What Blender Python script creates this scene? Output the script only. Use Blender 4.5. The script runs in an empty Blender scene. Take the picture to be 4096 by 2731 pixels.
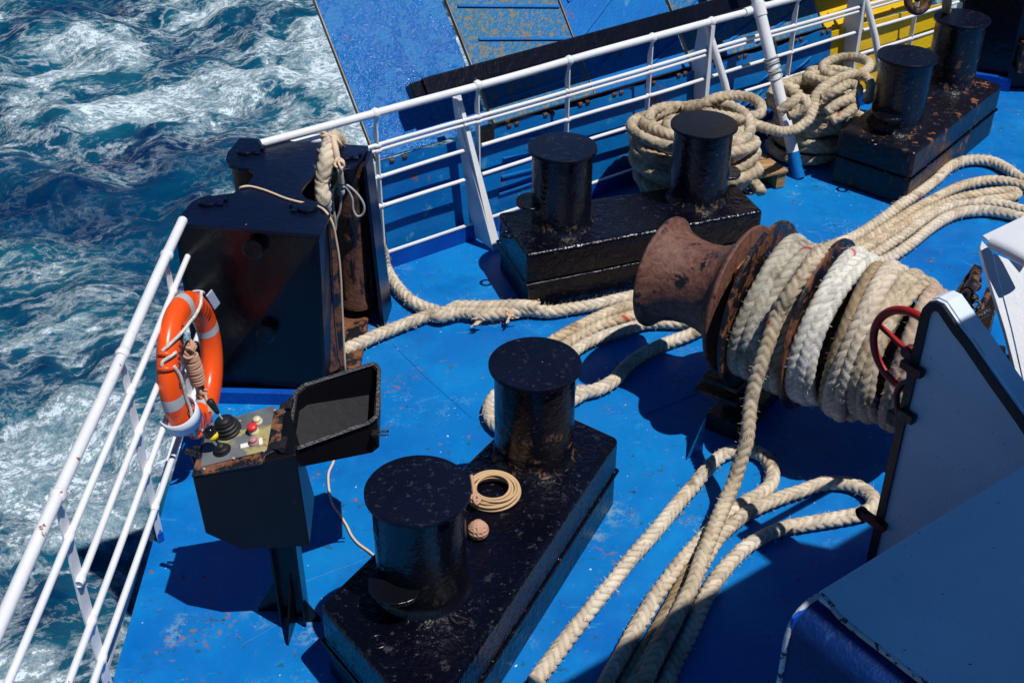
import bpy, bmesh, math, random
import numpy as np
from mathutils import Vector, Matrix
random.seed(7); rng = np.random.default_rng(7)
R = math.radians
# ------------------------------------------------------------------ camera, world, sun, exposure
PITCH = 33.918; CAMZ = 3.9; FPX = 4926.8
scn = bpy.context.scene
cam_d = bpy.data.cameras.new('camera'); cam = bpy.data.objects.new('camera', cam_d)
scn.collection.objects.link(cam); scn.camera = cam
cam_d.sensor_width = 36; cam_d.lens = FPX/4096*36; cam_d.clip_start = .05; cam_d.clip_end = 5000
cam.location = (0, 0, CAMZ); cam.rotation_euler = (R(90-PITCH), 0, 0)
SUNDIR = Vector((.34, -.235, 1)).normalized()          # towards the sun
w = bpy.data.worlds.new('World'); scn.world = w; w.use_nodes = True
nt = w.node_tree; bg = nt.nodes['Background']
sky = nt.nodes.new('ShaderNodeTexSky'); sky.sky_type = 'NISHITA'; sky.sun_disc = False
sky.sun_elevation = math.asin(SUNDIR.z); sky.sun_rotation = math.atan2(SUNDIR.x, SUNDIR.y)
sky.air_density = 1.0; sky.dust_density = 0.0; sky.ozone_density = 8.0; sky.altitude = 0
hs_ = nt.nodes.new('ShaderNodeHueSaturation'); hs_.inputs['Saturation'].default_value = 1.3; nt.links.new(sky.outputs[0], hs_.inputs['Color']); nt.links.new(hs_.outputs[0], bg.inputs[0]); bg.inputs[1].default_value = .047
sun_d = bpy.data.lights.new('sun', 'SUN'); sun_d.energy = 4.7; sun_d.angle = R(.5); sun_d.color = (1, .96, .9)
sun = bpy.data.objects.new('sun', sun_d); scn.collection.objects.link(sun)
sun.rotation_euler = SUNDIR.to_track_quat('Z', 'Y').to_euler(); sun.location = (3, -2, 9)
scn.view_settings.view_transform = 'Standard'; scn.view_settings.look = 'None'
scn.view_settings.exposure = 0.0; scn.view_settings.gamma = 1
scn.render.resolution_x = 1024; scn.render.resolution_y = 682

# ------------------------------------------------------------------ measured layout helpers
_t = R(PITCH)
_F = np.array([0, math.cos(_t), -math.sin(_t)]); _R = np.array([1, 0, 0.]); _U = np.array([0, math.sin(_t), math.cos(_t)])
def _ray(x, y): return _F+(x-2048)/FPX*_R-(y-1365.5)/FPX*_U
def at(x, y, z=0.):
    d = _ray(x, y); return np.array([0, 0, CAMZ])+d*((z-CAMZ)/d[2])
def onplane(x, y, p0, n):
    d = _ray(x, y); c = np.array([0, 0, CAMZ]); return c+d*(((p0-c)@n)/(d@n))
def crop(ox, oy, s): return lambda x, y, z=0.: at(ox+x*s, oy+y*s, z)
D = crop(0, 0, 1.7415); Z1 = crop(0, 1024, 1.0886); ZB = crop(600, 400, .7014); ZC3 = crop(1200, 1200, .9763)
ZE = crop(2400, 1500, .7852); ZG = crop(2500, 0, .7015); ZL = crop(700, 1450, .7335); ZM = crop(2200, 1150, .5422)
ZN = crop(2480, 820, .5613); ZR = crop(3400, 850, .542); ZU = crop(600, 1120, .421); ZP = crop(1700, 1600, .7212)
ZK = crop(2750, 0, .3827)
E0 = np.array([.81206, .58357, 0]); N0 = np.array([-.58357, .81206, 0]); O0 = np.array([-.775, 6.60578, 0])
ZV = np.array([0, 0, 1.])
def rc(u, v, z): return O0+E0*u+N0*v+np.array([0, 0, z])

# ------------------------------------------------------------------ mesh builder
def nrm(v): v = np.asarray(v, float); return v/np.linalg.norm(v)
class MB:
    def __init__(s): s.v = []; s.f = []; s.sm = []; s.col = []
    def add(s, vs, fs, smooth=False, col=None):
        o = len(s.v); s.v += [tuple(map(float, p)) for p in vs]; s.f += [tuple(i+o for i in f) for f in fs]; s.sm += [smooth]*len(fs)
        s.col += list(col) if col is not None else [(1, 1, 1, 1)]*len(vs)
        return s
    def hexa(s, b, t):      # four bottom, four top points, same winding
        return s.add(list(b)+list(t), [(3, 2, 1, 0), (4, 5, 6, 7), (0, 1, 5, 4), (1, 2, 6, 5), (2, 3, 7, 6), (3, 0, 4, 7)])
    def box(s, c, sz, ax=None):
        ax = ax or (np.array([1, 0, 0.]), np.array([0, 1., 0]), ZV); c = np.asarray(c, float)
        a, b, d = [np.asarray(ax[i])*sz[i]/2 for i in range(3)]
        q = [(-1, -1), (1, -1), (1, 1), (-1, 1)]
        return s.hexa([c+a*i+b*j-d for i, j in q], [c+a*i+b*j+d for i, j in q])
    def prism(s, poly, vec):
        poly = [np.asarray(p, float) for p in poly]; vec = np.asarray(vec, float); n = len(poly)
        return s.add(poly+[p+vec for p in poly], [tuple(range(n))[::-1], tuple(range(n, 2*n))]+[(i, (i+1) % n, n+(i+1) % n, n+i) for i in range(n)])
    def bar(s, a, b, w, h, up=ZV):
        a = np.asarray(a, float); b = np.asarray(b, float); t = nrm(b-a); x = np.cross(t, up); x = nrm(x); y = np.cross(x, t)
        q = [(-1, -1), (1, -1), (1, 1), (-1, 1)]
        return s.hexa([a+x*w/2*i+y*h/2*j for i, j in q], [b+x*w/2*i+y*h/2*j for i, j in q])
    def tube(s, pts, r, n=14, caps=True):
        P = np.array(pts, float); m = len(P); rr = np.full(m, r) if np.isscalar(r) else np.array(r)
        T = np.gradient(P, axis=0); T /= np.linalg.norm(T, axis=1)[:, None]
        a = np.array([0, 0, 1.]) if abs(T[0][2]) < .9 else np.array([1., 0, 0]); X = nrm(np.cross(T[0], a)); vs = []
        for i in range(m):
            X = nrm(X-T[i]*(X@T[i])); Y = np.cross(T[i], X)
            for k in range(n):
                an = 2*math.pi*k/n; vs.append(P[i]+rr[i]*(math.cos(an)*X+math.sin(an)*Y))
        fs = [(i*n+k, i*n+(k+1) % n, (i+1)*n+(k+1) % n, (i+1)*n+k) for i in range(m-1) for k in range(n)]
        s.add(vs, fs, True)
        if caps:
            s.add(vs[:n], [tuple(range(n))[::-1]]); s.add(vs[-n:], [tuple(range(n))])
        return s
    def lathe(s, o, ax, prof, n=48, smooth=True, ang=(0, 2*math.pi)):   # prof: (along, radius); split points to sharpen
        o = np.asarray(o, float); ax = nrm(ax); a = np.array([0, 0, 1.]) if abs(ax[2]) < .9 else np.array([1., 0, 0])
        X = nrm(np.cross(ax, a)); Y = np.cross(ax, X)
        for (h0, r0), (h1, r1) in zip(prof[:-1], prof[1:]):
            vs = []
            for h, r in ((h0, r0), (h1, r1)):
                for k in range(n):
                    an = 2*math.pi*k/n; vs.append(o+ax*h+r*(math.cos(an)*X+math.sin(an)*Y))
            s.add(vs, [(k, (k+1) % n, n+(k+1) % n, n+k) for k in range(n)], smooth)
        return s
    def torus(s, c, nv, R1, r, n=64, m=14, rz=None):
        nv = nrm(nv); X = nrm(np.cross(nv, [0, 0, 1.] if abs(nv[2]) < .9 else [1., 0, 0])); Y = np.cross(nv, X); rz = rz or r
        vs = [np.asarray(c)+(R1+r*math.cos(b))*(math.cos(a)*X+math.sin(a)*Y)+rz*math.sin(b)*nv
              for a in np.linspace(0, 2*math.pi, n, endpoint=False) for b in np.linspace(0, 2*math.pi, m, endpoint=False)]
        return s.add(vs, [(i*m+j, ((i+1) % n)*m+j, ((i+1) % n)*m+(j+1) % m, i*m+(j+1) % m) for i in range(n) for j in range(m)], True)
ORG = {}
def _link(o, parent=None):
    scn.collection.objects.link(o)
    if parent is not None: o.parent = parent
    return o
def thing(name, label, cat, loc, group=None):
    o = bpy.data.objects.new(name, None); o.empty_display_size = .1; _link(o); o.location = [float(c) for c in loc]
    o['label'] = label; o['category'] = cat
    if group: o['group'] = group
    ORG[o.name] = np.array(loc, float); return o
def part(name, mb, mat, parent=None, label=None, bevel=0, seg=2, loc=(0, 0, 0), weld=False):
    org = ORG[parent.name] if parent is not None else np.array(loc, float)
    me = bpy.data.meshes.new(name); V = np.array(mb.v)-org
    me.from_pydata(V.tolist(), [], mb.f)
    me.polygons.foreach_set('use_smooth', mb.sm)
    if any(c[0] != 1 for c in mb.col[:50]):
        ca = me.color_attributes.new('tone', 'FLOAT_COLOR', 'POINT'); ca.data.foreach_set('color', np.array(mb.col, dtype=np.float32).ravel())
    if weld or bevel:
        b = bmesh.new(); b.from_mesh(me); bmesh.ops.remove_doubles(b, verts=b.verts, dist=1e-4); bmesh.ops.recalc_face_normals(b, faces=b.faces); b.to_mesh(me); b.free()
    me.materials.append(mat); o = bpy.data.objects.new(name, me); _link(o, parent)
    if parent is None: o.location = [float(c) for c in loc]
    ORG[o.name] = org
    if bevel:
        m = o.modifiers.new('bevel', 'BEVEL'); m.width = bevel; m.segments = seg; m.limit_method = 'ANGLE'; m.angle_limit = R(35); m.harden_normals = True
    if label: o['label'] = label
    return o
def tag(o, label, cat, group=None):
    o['label'] = label; o['category'] = cat
    if group: o['group'] = group
    return o
def struct(o): o['kind'] = 'structure'; return o
def copy_tree(o, parent=None):
    c = o.copy(); scn.collection.objects.link(c); c.parent = parent
    for ch in list(o.children): copy_tree(ch, c)
    return c

# ------------------------------------------------------------------ materials
class NB:
    def __init__(s, name):
        s.m = bpy.data.materials.new(name); s.m.use_nodes = True; s.t = s.m.node_tree; s.b = s.t.nodes['Principled BSDF']
        s.tc = s.t.nodes.new('ShaderNodeTexCoord'); s.co = s.tc.outputs['Object']
    def n(s, kind, **kw):
        o = s.t.nodes.new(kind)
        for k, v in kw.items(): setattr(o, k, v)
        return o
    def l(s, a, b): s.t.links.new(a, b)
    def noise(s, scale, detail=4, rough=.55, co=None, dist=0, typ=None, stretch=None):
        o = s.n('ShaderNodeTexNoise'); o.inputs['Scale'].default_value = scale; o.inputs['Detail'].default_value = detail
        o.inputs['Roughness'].default_value = rough; o.inputs['Distortion'].default_value = dist
        if typ: o.noise_type = typ
        co = co or s.co
        if stretch:
            mp = s.n('ShaderNodeMapping'); mp.inputs['Scale'].default_value = stretch; s.l(co, mp.inputs[0]); co = mp.outputs[0]
        s.l(co, o.inputs['Vector']); return o.outputs[0]
    def ramp(s, fac, stops):
        o = s.n('ShaderNodeValToRGB'); e = o.color_ramp.elements
        while len(e) < len(stops): e.new(.5)
        for i, (p, c) in enumerate(stops):
            e[i].position = p; e[i].color = (c, c, c, 1) if np.isscalar(c) else (*c, 1)
        s.l(fac, o.inputs[0]); return o.outputs[0]
    def mix(s, fac, a, b, mode='MIX'):
        o = s.n('ShaderNodeMix', data_type='RGBA', blend_type=mode)
        for sock, v in ((o.inputs[0], fac), (o.inputs[6], a), (o.inputs[7], b)):
            if hasattr(v, 'links'): s.l(v, sock)
            elif np.isscalar(v): sock.default_value = v
            else: sock.default_value = (*v, 1)
        return o.outputs[2]
    def math(s, op, a, b=None, clamp=False):
        o = s.n('ShaderNodeMath', operation=op); o.use_clamp = clamp
        for sock, v in ((o.inputs[0], a), (o.inputs[1], b)):
            if v is None: continue
            if hasattr(v, 'links'): s.l(v, sock)
            else: sock.default_value = v
        return o.outputs[0]
    def bump(s, hs, dist=.01, strength=1.):
        tot = None
        for h, k in hs:
            m = s.math('MULTIPLY', h, k); tot = m if tot is None else s.math('ADD', tot, m)
        o = s.n('ShaderNodeBump'); o.inputs['Distance'].default_value = dist; o.inputs['Strength'].default_value = strength
        s.l(tot, o.inputs['Height']); s.l(o.outputs[0], s.b.inputs['Normal'])
    def fin(s, col=None, rough=.5, metal=0, spec=.5, coat=0):
        for k, v in (('Base Color', col), ('Roughness', rough), ('Metallic', metal), ('Specular IOR Level', spec), ('Coat Weight', coat)):
            if v is None: continue
            if hasattr(v, 'links'): s.l(v, s.b.inputs[k])
            elif np.isscalar(v): s.b.inputs[k].default_value = v
            else: s.b.inputs[k].default_value = (*v, 1)
        return s.m

def painted(name, base, base2=None, rough=.35, bumps=((60, .3), (12, .7)), dist=.004, rust=None, chips=None, grey=None, spec=.5, rust_stretch=None):
    b = NB(name); base2 = base2 or tuple(c*.75 for c in base)
    col = b.mix(b.ramp(b.noise(3, 5), [(.35, 0), (.65, 1)]), base, base2)
    ro = rough
    if grey:                # (colour, scale, threshold)
        g = b.ramp(b.noise(grey[1], 5, .65), [(grey[2], 0), (grey[2]+.07, 1)]); col = b.mix(g, col, grey[0]); ro = b.mix(g, (rough,)*3, (.55,)*3)
    if chips:
        g = b.ramp(b.noise(chips[1], 3, .6), [(chips[2], 0), (chips[2]+.02, 1)]); col = b.mix(g, col, chips[0])
    if rust:                # (scale, threshold)
        rn = b.noise(rust[0], 8, .68, stretch=rust_stretch); g = b.ramp(rn, [(rust[1], 0), (rust[1]+.03, 1)])
        rc_ = b.mix(b.noise(40, 3), (.10, .03, .012), (.28, .11, .05)); col = b.mix(g, col, rc_); ro = b.mix(g, ro if hasattr(ro, 'links') else (rough,)*3, (.85,)*3)
    b.bump([(b.noise(s_, 3), k) for s_, k in bumps], dist)
    return b.fin(col, ro, spec=spec)

M = {}
def warpv(b, src, scale, amt):
    n = b.n('ShaderNodeTexNoise'); n.inputs['Scale'].default_value = scale; n.inputs['Detail'].default_value = 4; b.l(src, n.inputs['Vector'])
    v = b.n('ShaderNodeVectorMath', operation='SUBTRACT'); b.l(n.outputs['Color'], v.inputs[0]); v.inputs[1].default_value = (.5, .5, .5)
    m = b.n('ShaderNodeVectorMath', operation='SCALE'); b.l(v.outputs[0], m.inputs[0]); m.inputs['Scale'].default_value = amt
    a = b.n('ShaderNodeVectorMath', operation='ADD'); b.l(src, a.inputs[0]); b.l(m.outputs[0], a.inputs[1]); return a.outputs[0]
def mat_deck():
    b = NB('deck_paint'); co = b.co
    col = b.mix(b.ramp(b.noise(.8, 4), [(.35, 0), (.62, 1)]), (.0008, .165, .47), (.0006, .115, .41))
    col = b.mix(b.ramp(b.noise(3.4, 7, .62), [(.50, 0), (.66, .55)]), col, (.0015, .20, .53))
    col = b.mix(b.ramp(b.noise(2.1, 8, .7), [(.55, 0), (.68, .6)]), col, (.0006, .085, .33))
    wear = b.ramp(b.noise(1.9, 3, .5), [(.44, 0), (.55, 1)])                     # worn zones gather the marks
    gr = b.math('MULTIPLY', b.ramp(b.noise(13, 7, .72), [(.60, 0), (.64, 1)]), wear); col = b.mix(gr, col, (.012, .085, .13))
    sp = b.math('MULTIPLY', b.ramp(b.noise(21, 5, .7), [(.628, 0), (.65, 1)]), wear); col = b.mix(sp, col, b.mix(b.ramp(b.noise(9), [(.45, 0), (.55, 1)]), (.02, .035, .04), (.26, .11, .05)))
    ws = b.ramp(b.noise(38, 2, .5), [(.745, 0), (.755, 1)]); col = b.mix(ws, col, (.5, .58, .66))
    sc = b.noise(7, 8, .75, stretch=(.3, 1.7, 1)); s2 = b.ramp(sc, [(.62, 0), (.70, .5)]); col = b.mix(s2, col, (.05, .33, .55))
    v = b.math('ABSOLUTE', b.math('SUBTRACT', b.noise(4.2, 9, .72), .5)); hl = b.math('MULTIPLY', b.ramp(v, [(0, .8), (.006, 0)]), b.ramp(b.noise(2.6), [(.56, 0), (.64, 1)])); col = b.mix(hl, col, (.16, .36, .52))
    wp = warpv(b, co, 5, .16)
    def spots(lst):
        m = None
        for (p, r) in lst:
            d = b.n('ShaderNodeVectorMath', operation='DISTANCE'); b.l(wp, d.inputs[0]); d.inputs[1].default_value = (p[0], p[1], 0); q = b.ramp(b.math('DIVIDE', d.outputs['Value'], r), [(.35, 1), (1, 0)]); m = q if m is None else b.math('MAXIMUM', m, q)
        return m
    pale = b.math('MULTIPLY', spots([(ZL(700, 1420), .10), (ZL(760, 1480), .07), (ZL(480, 1350), .12), (ZL(20, 1450), .10), (ZC3(1200, 960), .09), (ZC3(820, 1330), .10), (ZC3(1010, 1120), .07), (ZB(1300, 1330), .12), (ZG(950, 1110), .08), (ZC3(1260, 860), .06), (ZE(60, 700), .12)]), b.ramp(b.noise(18, 8, .74), [(.49, 0), (.57, .55)])); col = b.mix(pale, col, b.mix(b.noise(20, 4), (.10, .30, .42), (.28, .36, .38)))
    rst = b.math('MULTIPLY', spots([(ZL(240, 1400), .10), (ZL(60, 1480), .12), (ZC3(480, 310), .08), (ZC3(380, 350), .10), (ZC3(600, 260), .07), (ZC3(60, 720), .05), (ZC3(1215, 990), .06), (ZC3(1300, 1060), .06), (ZL(560, 1340), .07), (ZG(965, 1155), .06), (ZB(1230, 1290), .12), (ZB(1200, 1330), .12), (ZM(980, 440), .05), (ZE(420, 720), .08), (ZE(30, 880), .07), (ZG(1750, 1480), .06), (ZC3(1250, 440), .05)]), b.ramp(b.noise(30, 7, .72), [(.53, 0), (.59, .85)])); col = b.mix(rst, col, b.mix(b.ramp(b.noise(17), [(.45, 0), (.55, 1)]), (.03, .05, .05), (.24, .11, .05)))
    b.bump([(b.noise(90, 3), .25), (b.noise(7, 3), 1.), (b.noise(1.3, 2), 3.)], .004)
    return b.fin(col, b.ramp(b.noise(6, 4), [(.3, .36), (.7, .55)]), spec=.3)
M['deck'] = mat_deck()
M['blue'] = painted('blue_plate_paint', (.002, .155, .46), (.002, .11, .38), .4, ((70, .4), (16, 1.)), .004, rust=(6, .64), grey=((.05, .24, .42), 9, .60), spec=.3, rust_stretch=(1, 1, .5))
M['blue_side'] = painted('blue_kerb_paint', (.001, .075, .40), (.001, .05, .32), .4, ((50, .5), (16, 1.)), .006, spec=.3)
M['ramp_blue'] = painted('ramp_panel_paint', (.001, .145, .48), (.001, .11, .42), .16, ((50, 1.), (110, .6), (10, .9)), .012, rust=(6, .66), grey=((.015, .17, .46), 9, .50), spec=.5)  # paler patches in the colour stand for the panel's uneven shine
M['ramp_worn'] = painted('worn_ramp_paint', (.004, .14, .38), (.03, .14, .24), .42, ((38, .8), (90, .5)), .008, rust=(5, .67), grey=((.17, .16, .12), 26, .52), spec=.3)
M['ramp_mid'] = painted('ramp_plate_paint', (.001, .15, .48), (.001, .12, .42), .4, ((20, .6), (80, .3)), .005, rust=(3.8, .63), grey=((.05, .22, .40), 9, .62), spec=.3)
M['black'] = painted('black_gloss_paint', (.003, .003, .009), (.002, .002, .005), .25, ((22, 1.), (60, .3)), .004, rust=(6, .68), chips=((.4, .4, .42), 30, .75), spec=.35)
M['cap'] = painted('black_cap_paint', (.003, .004, .015), (.002, .0025, .008), .34, ((60, .4), (14, .4)), .003, grey=((.018, .019, .03), 40, .58), chips=((.6, .62, .66), 26, .76), spec=.25)
M['fair'] = painted('navy_black_paint', (.003, .005, .024), (.002, .004, .015), .30, ((22, .8), (60, .4)), .004, chips=((.3, .3, .32), 40, .74), spec=.3)
M['fair_front'] = painted('glossy_black_side_paint', (.003, .003, .006), (.002, .002, .004), .24, ((22, .6), (6, .9)), .004, rust=(6, .70), spec=.32)
def rusty(name, lo, hi, dark=.55, stretch=None):
    b = NB(name); n1 = b.noise(9, 9, .68, stretch=stretch); c = b.mix(b.ramp(b.noise(26, 6, .65), [(.35, 0), (.65, 1)]), lo, hi)
    c = b.mix(b.ramp(n1, [(dark, 0), (dark+.05, 1)]), c, (.008, .008, .012)); b.bump([(b.noise(45, 5), 1.), (n1, 1.6)], .006)
    return b.fin(c, b.ramp(n1, [(dark, .62), (dark+.05, .32)]), spec=.45)
M['rust'] = rusty('rusted_steel', (.075, .026, .020), (.17, .075, .05), .56)
M['rust_edge'] = rusty('rusted_black_flange', (.10, .035, .015), (.20, .08, .035), .47)
M['rust_roller'] = rusty('rusted_roller_steel', (.055, .022, .014), (.12, .05, .03), .54, (1, 1, .4))
M['orange'] = painted('rust_orange_plate', (.32, .10, .02), (.18, .05, .012), .7)
M['white'] = painted('white_rail_paint', (.72, .73, .76), (.66, .67, .70), .32, ((60, .4), (18, .5)), .003, rust=(7.5, .70), spec=.4)
M['white_plate'] = painted('white_plate_paint', (.62, .68, .78), (.54, .60, .70), .45, ((70, .5), (14, .5)), .003, chips=((.04, .05, .07), 75, .70), spec=.25)
M['white_box'] = painted('white_box_paint', (.62, .64, .68), (.56, .58, .63), .4, ((160, .3), (20, .4)), .003, chips=((.05, .05, .06), 40, .76), spec=.35)
M['buoy'] = painted('orange_buoy_plastic', (.82, .085, .008), (.76, .07, .006), .3, ((30, .1),), .002, spec=.45)
M['tape'] = painted('silver_reflective_tape', (.42, .44, .47), (.36, .38, .41), .35, ((200, .5),), .001)
M['red'] = painted('red_wheel_paint', (.40, .012, .008), (.28, .008, .006), .4, spec=.4)
M['red_dark'] = painted('dark_red_paint', (.12, .006, .006), (.08, .004, .004), .5)
M['yellow'] = painted('yellow_plate_paint', (.72, .46, .004), (.62, .38, .004), .45, ((16, .8), (60, .4)), .005, rust=(4, .72))
M['wood'] = None
M['edge_white'] = painted('chipped_pale_edge_paint', (.50, .53, .58), (.30, .32, .36), .5, ((60, 1.),), .003, chips=((.02, .03, .06), 40, .56), spec=.3)
M['lid_black'] = painted('matt_black_lid_paint', (.005, .005, .008), (.004, .004, .006), .45, ((24, .5),), .002, spec=.25)
M['box_black'] = painted('box_side_black_paint', (.004, .004, .006), (.003, .003, .005), .33, ((30, .6), (9, .5)), .003, grey=((.02, .02, .024), 40, .66), spec=.3)
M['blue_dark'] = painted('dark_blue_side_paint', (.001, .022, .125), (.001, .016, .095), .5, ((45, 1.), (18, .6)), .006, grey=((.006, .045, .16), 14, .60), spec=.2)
def mat_wood():
    b = NB('pallet_wood'); g = b.noise(18, 6, .6, stretch=(.3, 3, 3)); b.bump([(g, 1.)], .003)
    return b.fin(b.mix(b.ramp(g, [(.35, 0), (.65, 1)]), (.42, .26, .12), (.24, .13, .055)), .75, spec=.2)
M['wood'] = mat_wood()
def plain(name, c, rough=.5, spec=.4): b = NB(name); b.bump([(b.noise(80, 3), 1.)], .001); return b.fin(c, rough, spec=spec)
M['rubber'] = plain('black_rubber', (.012, .012, .014), .55)
M['trim'] = painted('black_edge_paint', (.006, .007, .012), (.004, .004, .008), .4, ((60, .8),), .004, chips=((.2, .22, .26), 30, .74))
M['knob'] = plain('black_plastic', (.006, .006, .007), .15, .6)
M['knob_yellow'] = plain('yellow_plastic', (.80, .55, .01), .35)
M['btn_red'] = plain('red_button_plastic', (.62, .03, .035), .35); M['btn_cream'] = plain('cream_button_plastic', (.62, .55, .36), .4); M['btn_pink'] = plain('faded_pink_button', (.42, .20, .20), .45)
M['label'] = plain('white_label', (.7, .7, .68), .5); M['ink'] = plain('red_pen_ink', (.5, .03, .06), .6); M['ink_black'] = plain('black_lettering', (.01, .008, .008), .5)
M['grease'] = painted('greasy_black_steel', (.008, .008, .01), (.03, .018, .01), .3, ((40, 1.), (90, .5)), .008, rust=(9, .62))
M['steel'] = plain('worn_steel', (.35, .36, .37), .35)
def mat_panel():
    b = NB('control_plate'); c = b.mix(b.ramp(b.noise(9, 5), [(.4, 0), (.6, 1)]), (.14, .15, .16), (.09, .095, .105))
    c = b.mix(b.ramp(b.noise(6.5, 3), [(.52, 0), (.58, 1)]), c, (.34, .30, .12)); b.bump([(b.noise(60), 1.)], .001); return b.fin(c, .35)
M['panel'] = mat_panel()
def rope_mat(name, tint, tint2, rough=.75, dirt=(.16, .11, .06), dth=.62):
    b = NB(name); a = b.n('ShaderNodeVertexColor', layer_name='tone')
    c = b.mix(b.ramp(b.noise(5, 4), [(.35, 0), (.65, 1)]), tint, tint2)
    c = b.mix(b.ramp(b.noise(7, 5, .6), [(dth, 0), (dth+.12, .8)]), c, dirt)
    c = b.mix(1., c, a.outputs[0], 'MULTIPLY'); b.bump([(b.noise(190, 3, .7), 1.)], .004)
    return b.fin(c, rough, spec=.25)
M['rope'] = rope_mat('manila_coloured_rope', (.68, .57, .42), (.56, .42, .27), dth=.55)
M['rope_pale'] = rope_mat('pale_rope', (.72, .63, .51), (.60, .49, .36), dth=.60)
M['rope_brown'] = rope_mat('brown_dirty_rope', (.40, .30, .18), (.32, .23, .13), dth=.6)
M['rope_white'] = rope_mat('white_braided_rope', (.76, .74, .68), (.68, .65, .57), dth=.70)
M['rope_grey'] = rope_mat('grey_weathered_rope', (.50, .47, .40), (.42, .37, .28), dirt=(.11, .10, .085), dth=.56)
M['rope_pile'] = rope_mat('sun_bleached_rope', (.62, .52, .39), (.47, .37, .24), dth=.57)
M['rope_pink'] = rope_mat('pinkish_rope', (.58, .42, .33), (.50, .38, .27), dth=.64)
M['cord'] = plain('thin_beige_cord', (.62, .47, .33), .8, .2); M['cord_grey'] = plain('grey_cord', (.36, .37, .36), .8, .2)
M['cord_tan'] = plain('tan_cord', (.50, .34, .19), .8, .2); M['cord_pink'] = plain('pink_brown_cord', (.48, .28, .19), .8, .2); M['cord_white'] = plain('white_cord', (.75, .75, .74), .7, .2)

def mat_water():
    b = NB('churned_sea_water'); co = b.co
    rot = b.n('ShaderNodeMapping'); rot.inputs['Rotation'].default_value = (0, 0, R(-24)); b.l(co, rot.inputs[0]); rot2 = b.n('ShaderNodeMapping'); rot2.inputs['Scale'].default_value = (.75, 1.0, .6); b.l(rot.outputs[0], rot2.inputs[0])
    base = rot2.outputs[0]
    def warp(src, scale, amt, det=2):
        n = b.n('ShaderNodeTexNoise'); n.inputs['Scale'].default_value = scale; n.inputs['Detail'].default_value = det; b.l(src, n.inputs['Vector'])
        v = b.n('ShaderNodeVectorMath', operation='SUBTRACT'); b.l(n.outputs['Color'], v.inputs[0]); v.inputs[1].default_value = (.5, .5, .5)
        m = b.n('ShaderNodeVectorMath', operation='SCALE'); b.l(v.outputs[0], m.inputs[0]); m.inputs['Scale'].default_value = amt
        a = b.n('ShaderNodeVectorMath', operation='ADD'); b.l(src, a.inputs[0]); b.l(m.outputs[0], a.inputs[1]); return a.outputs[0]
    w1 = warp(base, .28, 2.0, 1); w2 = warp(w1, 1.3, .28, 2)
    dens = b.noise(.26, 3, .5, co=w1)                                     # where foam gathers
    mass = b.noise(1.0, 10, .66, co=w2)
    f1 = b.math('SUBTRACT', b.math('ADD', b.math('MULTIPLY', dens, 1.7), mass), 1.425); cloud = b.ramp(f1, [(.0, 0), (.03, .35), (.16, 1)])
    r1 = b.math('ABSOLUTE', b.math('SUBTRACT', b.noise(.8, 9, .64, co=w2), .5)); lace = b.ramp(r1, [(.0, .95), (.010, .6), (.034, 0)])
    r2 = b.math('ABSOLUTE', b.math('SUBTRACT', b.noise(2.6, 8, .68, co=w2), .48)); lace2 = b.ramp(r2, [(.0, .8), (.014, .4), (.038, 0)])
    edge = b.ramp(dens, [(.40, .12), (.52, 1)])
    edge2 = b.ramp(mass, [(.44, 0), (.52, 1)])
    fine = b.math('MULTIPLY', b.ramp(b.noise(9, 6, .75, co=w2), [(.38, .25), (.58, 1)]), b.ramp(b.noise(30, 3, .7), [(.34, .45), (.56, 1)]))
    foam = b.math('ADD', cloud, b.math('ADD', b.math('MULTIPLY', lace, edge), b.math('MULTIPLY', b.math('MULTIPLY', lace2, edge2), edge)))
    foam = b.math('MULTIPLY', b.math('MULTIPLY', foam, fine), 1.15, True)
    teal = b.ramp(b.math('ADD', b.math('MULTIPLY', dens, 1.), b.math('MULTIPLY', mass, .5)), [(.68, 0), (.92, .9)])
    c = b.mix(b.ramp(b.noise(.6, 6, .6, co=w1), [(.38, 0), (.62, 1)]), (.0003, .017, .072), (.0004, .050, .115))
    c = b.mix(teal, c, (.008, .15, .21)); c = b.mix(foam, c, (.58, .70, .78))
    hb = b.n('ShaderNodeBump'); hb.inputs['Distance'].default_value = .06
    hh = b.math('ADD', b.math('MULTIPLY', b.noise(4.5, 7, .68, co=w2), 1.), b.math('MULTIPLY', foam, .3)); b.l(hh, hb.inputs['Height']); b.l(hb.outputs[0], b.b.inputs['Normal'])
    ro = b.mix(foam, (.12,)*3, (.7,)*3)
    return b.fin(c, ro, spec=.13)
M['water'] = mat_water()

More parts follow.
